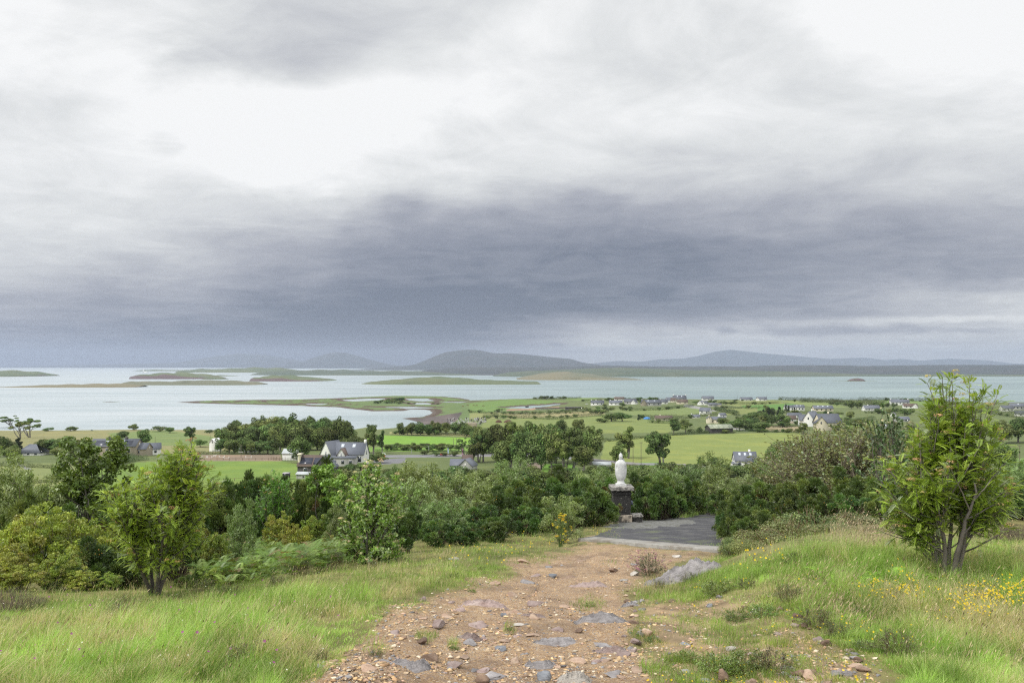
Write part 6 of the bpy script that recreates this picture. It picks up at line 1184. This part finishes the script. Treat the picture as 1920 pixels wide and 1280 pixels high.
grove('small garden tree between the white shore houses', 'garden trees between the shore houses', [(1180,753,1200,753,3,9,12),(1214,752,1230,752,2,9,12),(1205,756,1212,756,1,8,12),(1120,768,1190,770,8,8,9),(1165,762,1170,762,1,9,10),(1295,757,1345,756,6,7,9),(1355,758,1385,758,4,6,9),(1370,752,1395,751,3,3,6),(1100,774,1130,776,4,9,14)], ['round', 'scrub'])
grove('thorn bush along the field banks of the peninsula', 'thorn bushes on the peninsula banks', [(880,772,912,772,3,4,6),(925,776,945,772,3,7,10),(945,776,1000,776,7,6,9),(1000,776,1080,772,8,6,9),(925,784,960,784,3,8,10),(1070,770,1110,770,4,7,12),(905,784,960,782,3,5,8),(1000,747,1060,748,7,3.5,8)], ['scrub', 'wind'], name='bush')
grove('bush of the low copse on the tidal spit', 'copse on the tidal spit', [(705,756,758,756,8,7,11),(725,754,752,754,4,9,12),(760,757,775,757,2,3,7),(810,757,822,757,2,2.5,6)], ['round', 'scrub'], name='bush')
grove('shrub along the road beyond the bushes', 'roadside shrubs beyond the bushes', [(725,845,860,846,12,13,16),(740,838,850,840,8,9,14),(790,853,860,856,4,10,14),(1030,878,1070,880,2,10,16),(925,826,990,828,4,14,18)], ['scrub', 'round'], name='bush')
# thicket filling the slope below the near bushes
_rt.seed(12)
grove('green tree in the thicket on the slope between the gorse and the village', 'trees on the slope below the gorse',
 [(600,915,900,925,11,44,46),(700,900,900,905,7,30,40),(900,910,1150,915,9,38,44),(930,898,1010,902,3,30,34),(1180,905,1360,905,8,36,42),(1230,893,1420,893,7,30,36),(1430,885,1500,880,3,44,44),(1340,890,1420,890,3,20,30),(1440,870,1600,862,6,50,48),(1560,880,1900,890,9,70,60),(1600,850,1760,850,5,54,44),(1860,830,1990,830,4,50,40),(1100,892,1150,892,2,24,30)],
 ['wood', 'round', 'scrub'])
tree(1313, 884, 30, 20, 'tall', 'tree', 'thin light tree right of the ivy-clad tree')

# ================================================================== hedges, fences, poles
HG = [([(-60,872),(60,876),(110,878)],2.2,'low hedge in front of the hipped bungalow at the left edge'),([(60,906),(130,900),(150,896)],1.6,'hedge along the near side of the pale left field'),
 ([(190,880),(255,864),(275,862)],3.,'clipped hedge curving up to the stone house garden'),([(200,872),(250,862)],3.5,'garden shrubs in front of the stone house'),([(330,851),(420,851),(530,852)],2.2,'dark hedge along the far side of the riding arena'),
 ([(735,813.5),(860,816),(985,822)],1.8,'hedge between the tan strip and the bright strip field'),([(1130,828),(1250,817),(1330,812)],2.2,'hedge along the top of the large field behind the statue'),([(1380,809),(1440,810),(1510,811)],2.6,'hedge along the top right of the large field'),
 ([(1120,876),(1190,877),(1250,880)],2.,'dark hedge and wall at the foot of the large field'),([(905,784),(1000,785),(1130,780)],3.5,'long dark hedge between the tan strip and the big central field'),([(945,776),(1040,776),(1100,773)],3.,'hedge above the tan strip on the peninsula'),
 ([(880,773),(930,776)],2.5,'hedge below the cattle field'),([(1180,770),(1245,768),(1300,762)],3.,'hedge below the gardens of the long grey house'),([(1195,783),(1290,784),(1345,778)],3.,'hedge above the cream bungalow'),([(1215,792),(1270,794)],4.,'dark hedge in front of the cream bungalow'),
 ([(1345,756),(1420,758),(1460,756)],3.,'hedge between the two skyline fields'),([(1340,768),(1385,780)],4.,'dark hedge down the slope right of the white barn-like house'),([(1350,765),(1440,766)],2.5,'hedge below the bright green skyline field'),
 ([(1460,749),(1560,754),(1600,762)],5.,'long scrubby hedge falling towards the modern houses'),([(1500,754),(1620,757),(1660,762)],7.,'thick scrub belt above the right-hand fields'),([(1610,750),(1720,752),(1790,756)],5.,'scrub along the shore behind the long farmhouse'),
 ([(1430,775),(1500,774),(1580,777)],2.5,'hedge in front of the modern houses'),([(1440,801),(1500,800)],2.,'hedge below the brown-roofed bungalow'),([(1530,792),(1590,792)],2.5,'hedge right of the tiny hut'),([(1575,804),(1610,790),(1640,786)],4.,'dark hedge curving round the small bright field'),
 ([(1090,752),(1180,750),(1250,752)],3.,'hedge along the shore behind the white bungalows'),([(1000,748),(1090,747)],4.,'scrub on the shore left of the houses'),([(990,812),(1130,811)],2.,'hedge behind the rounded tree pair'),([(1620,774),(1700,776)],3.,'hedge in front of the white-gabled house'),
 ([(700,846),(1000,850)],1.4,'low verge hedge along the village road'),([(300,930),(420,918),(520,905)],1.2,'rough bank across the bottom of the bright field'),([(1130,756),(1140,770),(1125,776)],2.,'garden hedge left of the white bungalows'),([(1800,768),(1900,782),(1990,790)],6.,'scrub belt below the right-edge houses'),
 ([(1640,800),(1720,806)],5.,'shrubbery in front of the blue-grey roofed house'),([(1350,812),(1378,813)],1.5,'nettle bank beside the timber barn'),([(1290,810),(1330,813)],3.,'bushes at the left end of the timber barn')]
for i, (p, h, lb) in enumerate(HG): hedge(p, h, h*1.1, lb, seed=i)
_rt.seed(41)
for i, (p, h, lb) in enumerate(HG):
    if hit(*p[0])[1] < 560: continue
    for a, b_ in zip(p[:-1], p[1:]):
        for _ in range(max(1, int((b_[0]-a[0])/16))):
            f = _rt.random(); hh = _rt.uniform(3, 8)*(1.6 if a[1] > 790 else 1.); tree(a[0]+(b_[0]-a[0])*f, a[1]+(b_[1]-a[1])*f+.4, hh, hh*_rt.uniform(1.2, 2.), _rt.choice(['scrub', 'round', 'wood']), 'hedgerow_bush', 'hedgerow bush growing in a field boundary on the peninsula', 'hedgerow bushes', cat='bush')
def stone_wall(p, h, label, name='field_wall'):
    W_ = [hit(*q)[:2] for q in p]; mb = MB(); n = 14
    for a, b_ in zip(W_[:-1], W_[1:]):
        a, b_ = np.array(a), np.array(b_); d = (b_-a)/np.linalg.norm(b_-a); nn = np.array((-d[1], d[0]))*.25; R_ = []
        for i in range(n):
            q = a+(b_-a)*i/(n-1); z = H1(*q); hh = h*(1+.12*math.sin(i*2.3)); R_ += [(*(q-nn), z-.5), (*(q-nn*.8), z+hh), (*(q+nn*.8), z+hh), (*(q+nn), z-.5)]
        mb.add(R_, [(i*4+j, i*4+4+j, i*4+5+j, i*4+1+j) for i in range(n-1) for j in range(3)])
    return tag(put(name, mb.mesh(name, M['stone_wall'])), label, 'wall')
stone_wall([(645,888),(655,876),(700,872)], 1.2, 'garden wall beside the parked silver car'); stone_wall([(1451,794),(1490,794)], 2.2, 'cream garden wall of the brown-roofed bungalow'); stone_wall([(590,915),(583,888),(578,874)], 1.1, 'rough stone wall running from the shelter up to the dark bungalow')
def fence(p, step, hm, label, rails=(.45, .9), name='post_fence', mt='wood'):
    o = None; W_ = []
    for a, b_ in zip(p[:-1], p[1:]):
        n = max(2, int(math.hypot(b_[0]-a[0], b_[1]-a[1])/step)); W_ += [hit(a[0]+(b_[0]-a[0])*i/n, a[1]+(b_[1]-a[1])*i/n) for i in range(n)]
    W_.append(hit(*p[-1])); o = tag(put(name, None, loc=W_[0]), label, 'fence'); L0 = Vector(W_[0])
    for w in W_:
        q = Vector(w)-L0; mb = MB(); mb.box(q.x-.08, q.x+.08, q.y-.08, q.y+.08, q.z-.3, q.z+hm); put('post', mb.mesh('post', M[mt]), o)
    for f in rails:
        mb = MB(); mb.tube([(Vector(w)-L0+Vector((0, 0, hm*f)))[:] for w in W_], .045, 4); put('rail', mb.mesh('rail', M[mt]), o)
    return o
fence([(338,862.5),(430,862.5),(528,862.5)], 11, 1.3, 'brown post-and-rail fence along the near side of the riding arena'); fence([(330,852.5),(430,852),(528,852)], 14, 1.3, 'post-and-rail fence along the far side of the riding arena')
fence([(60,916),(120,917),(190,915)], 17, 1.1, 'wire fence with thin posts across the pale left field', (.9,)); fence([(400,903),(480,900),(560,897)], 18, 1.1, 'wire fence with thin posts beyond the grazing white horse', (.9,))
fence([(508,862),(540,864),(568,864)], 5, 1.8, 'close-boarded brown fence below the white shed', (.2,.5,.8))
fence([(1440,806),(1500,806)], 8, 1.2, 'wire fence along the brown plot behind the large field', (.9,))
def pole(px, py, hpx, label, lamp=False, bar=True, cat='utility pole', name='utility_pole', group=None, D=None):
    x, D, z = atD(px, D) if D else hit(px, py); h = hpx*D/F; o = tag(put(name, None, loc=(x, D, z)), label, cat, group); mb = MB(); mb.tube([(0,0,-.5),(0,0,h*.5),(0,0,h)], [.17,.14,.11], 7); put('post', mb.mesh('post', M['pole_wood' if not lamp else 'metal_grey']), o)
    if lamp: mb = MB(); mb.tube([(0,0,h-.1),(-.2,0,h+.12),(-.7,0,h+.15)], .06, 6); mb.box(-1.3, -.55, -.15, .15, h+.06, h+.2); put('lamp_head', mb.mesh('lamp_head', M['metal_grey']), o)
    elif bar: mb = MB(); mb.box(-.9, .9, -.06, .06, h-.5, h-.36); [mb.tube([(a,0,h-.36),(a,0,h-.16)], .05, 5) for a in (-.8, 0, .8)]; put('crossarm', mb.mesh('crossarm', M['pole_wood']), o)
    return o
for a in [(1187,868,30,'thin wooden pole behind the statue, left one of a pair'),(1202,872,44,'taller wooden pole behind the statue, right one of a pair'),(552,846,22,'wooden pole standing before the wood above the white shed'),(452,858,24,'wooden pole between the riding arena and the wood'),
 (850,835,14,'first of three thin poles in the bright strip field'),(856,835,14,'second of three thin poles in the bright strip field'),(861,835,13,'third of three thin poles in the bright strip field'),(1549,795,16,'wooden pole in the small field near the tiny hut'),
 (1383,750,11,'pole on the skyline left of the peninsula houses'),(1438,750,11,'pole on the skyline right of the peninsula houses'),(1389,765,9,'pole in the bright green skyline field'),(1453,806,10,'pole beside the brown plot behind the large field'),(1398,806,12,'pole beside the gate near the timber barn'),
 (1224,749,7,'pole on the shore behind the long grey house'),(1912,880,46,'tall pole at the right edge of the photo'),(975,872,32,'utility pole with a transformer platform in front of the big wood'),(291,830,12,'pole with a box in the field right of the stone house'),(394,828,14,'pole with a box left of the modern gable building')]: pole(a[0], a[1], a[2], a[3], bar=a[2] > 20)
pole(1252, 0, 34, 'grey street lamp standing in the bushes right of the statue', True, name='street_lamp', cat='street lamp', D=120)
pole(804, 850, 14, 'grey street lamp on the village road left of the red car', True, name='street_lamp', cat='street lamp'); pole(772, 850, 9, 'short lamp post near the orange stall', True, name='street_lamp', cat='street lamp')
def flag(px, py, c, label):
    x, D, z = hit(px, py); o = tag(put('feather_flag', None, loc=(x, D, z)), label, 'flag'); mb = MB(); mb.tube([(0,0,-.3),(0,0,3.6),(.25,0,4.3)], .04, 5); put('post', mb.mesh('post', M['metal_grey']), o)
    mb = MB(); n = 10; V = []
    for i in range(n): t = i/(n-1); w = .75*(1-.5*t**3); V += [(.03, .02, .8+3.3*t), (.03+w, .02+.1*math.sin(t*4), .8+3.5*t*(1-.04)), (.03+w, .05+.1*math.sin(t*4), .8+3.5*t*.96), (.03, .05, .8+3.3*t)]
    mb.add(V, [(i*4+j, i*4+(j+1) % 4, i*4+4+(j+1) % 4, i*4+4+j) for i in range(n-1) for j in range(4)], col=c); put('banner', mb.mesh('banner', M['cloth']), o)
flag(839, 853, (.45,.62,.75), 'pale blue and white feather flag beside the village road'); flag(866, 854, (.75,.25,.5), 'pink feather flag beside the village road')
def car(px, py, c, label, yaw=0, D=None):
    x, D, z = atD(px, D) if D else hit(px, py); o = tag(put('parked_car', None, loc=(x, D, z), rz=rad(yaw)), label, 'car'); prof = [(-2.1,.35),(-2.15,.75),(-1.95,.98),(-1.2,1.05),(-.65,1.48),(.7,1.5),(1.35,1.08),(2.0,.9),(2.15,.6),(2.1,.3)]; n = len(prof)
    V = [(a, s_*(.85 if b_ < 1.1 else .66), b_) for s_ in (-1, 1) for a, b_ in prof]; mb = MB(); V += [(0, -.86, .6), (0, .86, .6)]
    mb.add(V, [(i, (i+1) % n, n+(i+1) % n, n+i) for i in range(n)], [(2*n, (i+1) % n, i) for i in range(n)]+[(2*n+1, n+i, n+(i+1) % n) for i in range(n)], col=c); put('body', mb.mesh('body', M['paint']), o)
    for s_ in (-1, 1):
        mb = MB(); y = s_*.80; mb.add([(-1.05,y,1.06),(1.15,y,1.06),(.62,y-s_*.1,1.42),(-.6,y-s_*.1,1.42),(-1.05,y+s_*.05,1.06),(1.15,y+s_*.05,1.06),(.62,y-s_*.06,1.42),(-.6,y-s_*.06,1.42)], [(0,1,2,3),(7,6,5,4),(0,4,5,1),(2,6,7,3),(1,5,6,2),(0,3,7,4)]); put('side_window', mb.mesh('side_window', M['glass']), o)
        for a in (-1.3, 1.3):
            mb = MB(); mb.tube([(a, s_*.66, .33), (a, s_*.9, .33)], .33, 14); w = put('wheel', mb.mesh('wheel', M['tyre']), o); mb = MB(); mb.lathe([(0,.2,.2),(.03,.17,.17)], 10); me = mb.mesh('rim', M['metal_grey']); r_ = put('rim', me, w, loc=(a, s_*.90, .33)); r_.rotation_euler = (rad(-90*s_), 0, 0)
car(596, 884, (.42,.45,.48), 'silver estate car parked beside the dark bungalow', 10); car(832, 854, (.45,.03,.03), 'red car on the village road left of the feather flags', 170); car(1100, 758, (.6,.6,.6), 'white car parked at the left bungalow by the shore'); car(1138, 760.5, (.6,.6,.6), 'white car parked between the two low white bungalows', 20)
# horse box, stall, tarpaulin, jumps, horse, sheep, dung heaps, gravestones
x, D, z = hit(537, 898); o = tag(put('horse_trailer', None, loc=(x, D, z), sc=.95), 'black box trailer with pale roof in the green field', 'trailer'); mb = MB(); mb.box(-1.25, 1.25, -1.3, 1.3, .45, 2.5, col=(.015,.016,.02)); put('body', mb.mesh('body', M['paint']), o)
mb = MB(); mb.box(-1.32, 1.32, -1.36, 1.36, 2.5, 2.66, col=(.5,.45,.5)); put('roof', mb.mesh('roof', M['paint']), o)
for s_ in (-1, 1): mb = MB(); mb.tube([(s_*1.2, 0, .35), (s_*1.45, 0, .35)], .35, 12); put('wheel', mb.mesh('wheel', M['tyre']), o)
x, D, z = hit(716, 858); o = tag(put('market_stall', None, loc=(x, D, z)), 'small stall with an orange front and pale canopy beside the village road', 'stall'); mb = MB(); mb.box(-1.8, .6, -1, 1, 0, 1.9, col=(.55,.30,.08)); mb.box(.7, 1.8, -1.1, .8, 0, 1.5, col=(.75,.16,.02)); put('body', mb.mesh('body', M['paint']), o)
mb = MB(); n = 9; V = [(-2.1+4.2*i/8, y, 2.0+.8*math.sin(math.pi*i/8)) for y in (-1.3, 1.3) for i in range(n)]; V += [(a, b_, c-.08) for a, b_, c in V]; mb.add(V, [(i, i+1, n+i+1, n+i) for i in range(8)]+[(2*n+i, 3*n+i, 3*n+i+1, 2*n+i+1) for i in range(8)]+[(i, 2*n+i, 2*n+i+1, i+1) for i in range(8)], col=(.45,.52,.42)); put('canopy', mb.mesh('canopy', M['cloth']), o)
x, D, z = hit(1213, 785.5); mb = MB(); mb.lathe([(-.3,4,2.5),(.6,3.8,2.2),(1.6,3,1.5),(2.2,1.2,.6)], 14, col=(.06,.22,.55)); tag(put('tarpaulin', mb.mesh('tarpaulin', M['cloth']), loc=(x, D, z)), 'bright blue tarpaulin over a heap beside the cream bungalow', 'tarpaulin')
def beast(name, px, py, L, c_lab, cat, group=None, head=-1, mt='hide', graze=True, D=None):
    """grazing four-legged animal grown from a jointed skeleton"""
    x, D, z = hit(px, py); s = L/2.2; P = [(0,0,1.12,.27),(.5,0,1.1,.29),(-.55,0,1.14,.27),(.85,0,1.2,.2),(1.15,0,.95 if graze else 1.5,.13),(1.38,0,.5 if graze else 1.75,.1),(1.5,0,.22 if graze else 1.7,.11),(1.62,0,.08 if graze else 1.55,.06),(-.8,0,1.1,.17),(-.95,0,.8,.05),(-.98,0,.45,.04)]
    E = [(0,1),(0,2),(1,3),(3,4),(4,5),(5,6),(6,7),(2,8),(8,9),(9,10)]; 
    for sy in (-1, 1):
        k = len(P); P += [(.62,sy*.17,.8,.12),(.64,sy*.17,.45,.06),(.62,sy*.17,.10,.05),(.66,sy*.17,.02,.06)]; E += [(1,k),(k,k+1),(k+1,k+2),(k+2,k+3)]
        k = len(P); P += [(-.62,sy*.17,.78,.16),(-.78,sy*.17,.48,.07),(-.70,sy*.17,.12,.05),(-.66,sy*.17,.02,.06)]; E += [(2,k),(k,k+1),(k+1,k+2),(k+2,k+3)]
    k = len(P); P += [(1.36,.07,.62 if graze else 1.95,.025),(1.36,-.07,.62 if graze else 1.95,.025)]; E += [(5,k),(5,k+1)]
    me = bpy.data.meshes.new('body'); me.from_pydata([(head*a*s, b_*s, c*s) for a, b_, c, _ in P], E, []); o = bpy.data.objects.new(name, me); COL.objects.link(o); o.location = (x, D, z)
    md = o.modifiers.new('skin', 'SKIN'); sv = me.skin_vertices[0].data if me.skin_vertices else None
    if sv is None:
        bpy.context.view_layer.objects.active = o; sv = me.skin_vertices[0].data
    for i, p in enumerate(P): sv[i].radius = (p[3]*s, p[3]*s)
    sv[0].use_root = True; o.modifiers.new('sub', 'SUBSURF').render_levels = 2; me.materials.append(M[mt]); return tag(o, c_lab, cat, group)
mat('hide_brown', (.16,.07,.035), .85, .15, 3.)
try:
    beast('horse', 425, 907, 2.3, 'white horse grazing at the bottom of the bright green field', 'horse', head=-1)
    beast('horse', 402, 858, 2.2, 'pale horse in the riding arena beside the jumps', 'horse', head=1, graze=False)
    for i, (px, py) in enumerate([(877,760.5),(888,761),(894,761),(906,762),(868,763)]): beast('cow', px, py, 3.6, 'brown cow grazing on the peninsula field beside the spit', 'cow', 'cattle on the peninsula', head=1 if i % 2 else -1, mt='hide_brown')
except Exception as e: print('BEAST', e)
for i, (px, py) in enumerate([(384,860.5),(392,860.5),(416,859),(424,861),(466,860)]):
    x, D, z = hit(px, py); o = tag(put('jump_stand', None, loc=(x, D, z)), 'white wooden jump stand with poles in the riding arena', 'jump', 'jumps in the riding arena')
    for s_ in (-1, 1): mb = MB(); mb.box(s_*1.5-.08, s_*1.5+.08, -.08, .08, -.1, 1.6); put('upright', mb.mesh('upright', M['white_rail']), o)
    mb = MB(); mb.tube([(-1.5,-.1,.7),(1.5,-.1,.7)], .06, 6); put('pole', mb.mesh('pole', M['white_rail']), o)
mat('soil', (.10,.06,.04), .95, .2, .5, bump=.2, bscale=.6)
for px, w in ((935, 14), (953, 20)):
    x, D, z = hit(px, 792); s = D/F; mb = MB(); mb.lathe([(-1,w*s*.5,w*s*.3),(1.,w*s*.42,w*s*.22),(2.6,w*s*.26,w*s*.12),(3.2,w*s*.1,w*s*.05)], 16); tag(put('soil_heap', mb.mesh('soil_heap', M['soil']), loc=(x, D, z)), 'brown soil heap in the green field behind the big wood, %s one' % ('smaller left' if px < 940 else 'larger right'), 'heap')
_rt.seed(77); gm = MB(); gm.box(-.5, .5, -.15, .15, -.2, 1.1); gm.lathe([(1.1,.5,.15),(1.35,.38,.15),(1.55,.1,.14)], 10); gmesh = gm.mesh('gravestone', M['grey_wall']); gm2 = gm.mesh('gravestone', M['dark_wall'])
for i in range(110):
    px = _rt.uniform(838, 912); py = _rt.uniform(786, 797)-(px-838)*.03; x, D, z = hit(px, py); tag(put('gravestone', gmesh if i % 3 else gm2, loc=(x, D, z), rz=_rt.uniform(-.4, .4), sc=_rt.uniform(1., 1.6)), 'gravestone in the walled graveyard by the shore', 'gravestone', 'gravestones in the graveyard')
x, D, z = hit(884, 812); o = tag(put('ruined_tower', None, loc=(x, D, z)), 'grey ruined abbey tower among the trees beside the graveyard', 'ruin'); mb = rough_box(-4.5, 4.5, -3, 3, -2, 9, 9, .15, 6); put('wall', mb.mesh('wall', M['stone_wall']), o); mb = MB(); mb.box(.2, 1.2, -3.1, -2.9, 2, 4.5); put('window', mb.mesh('window', M['glass']), o)
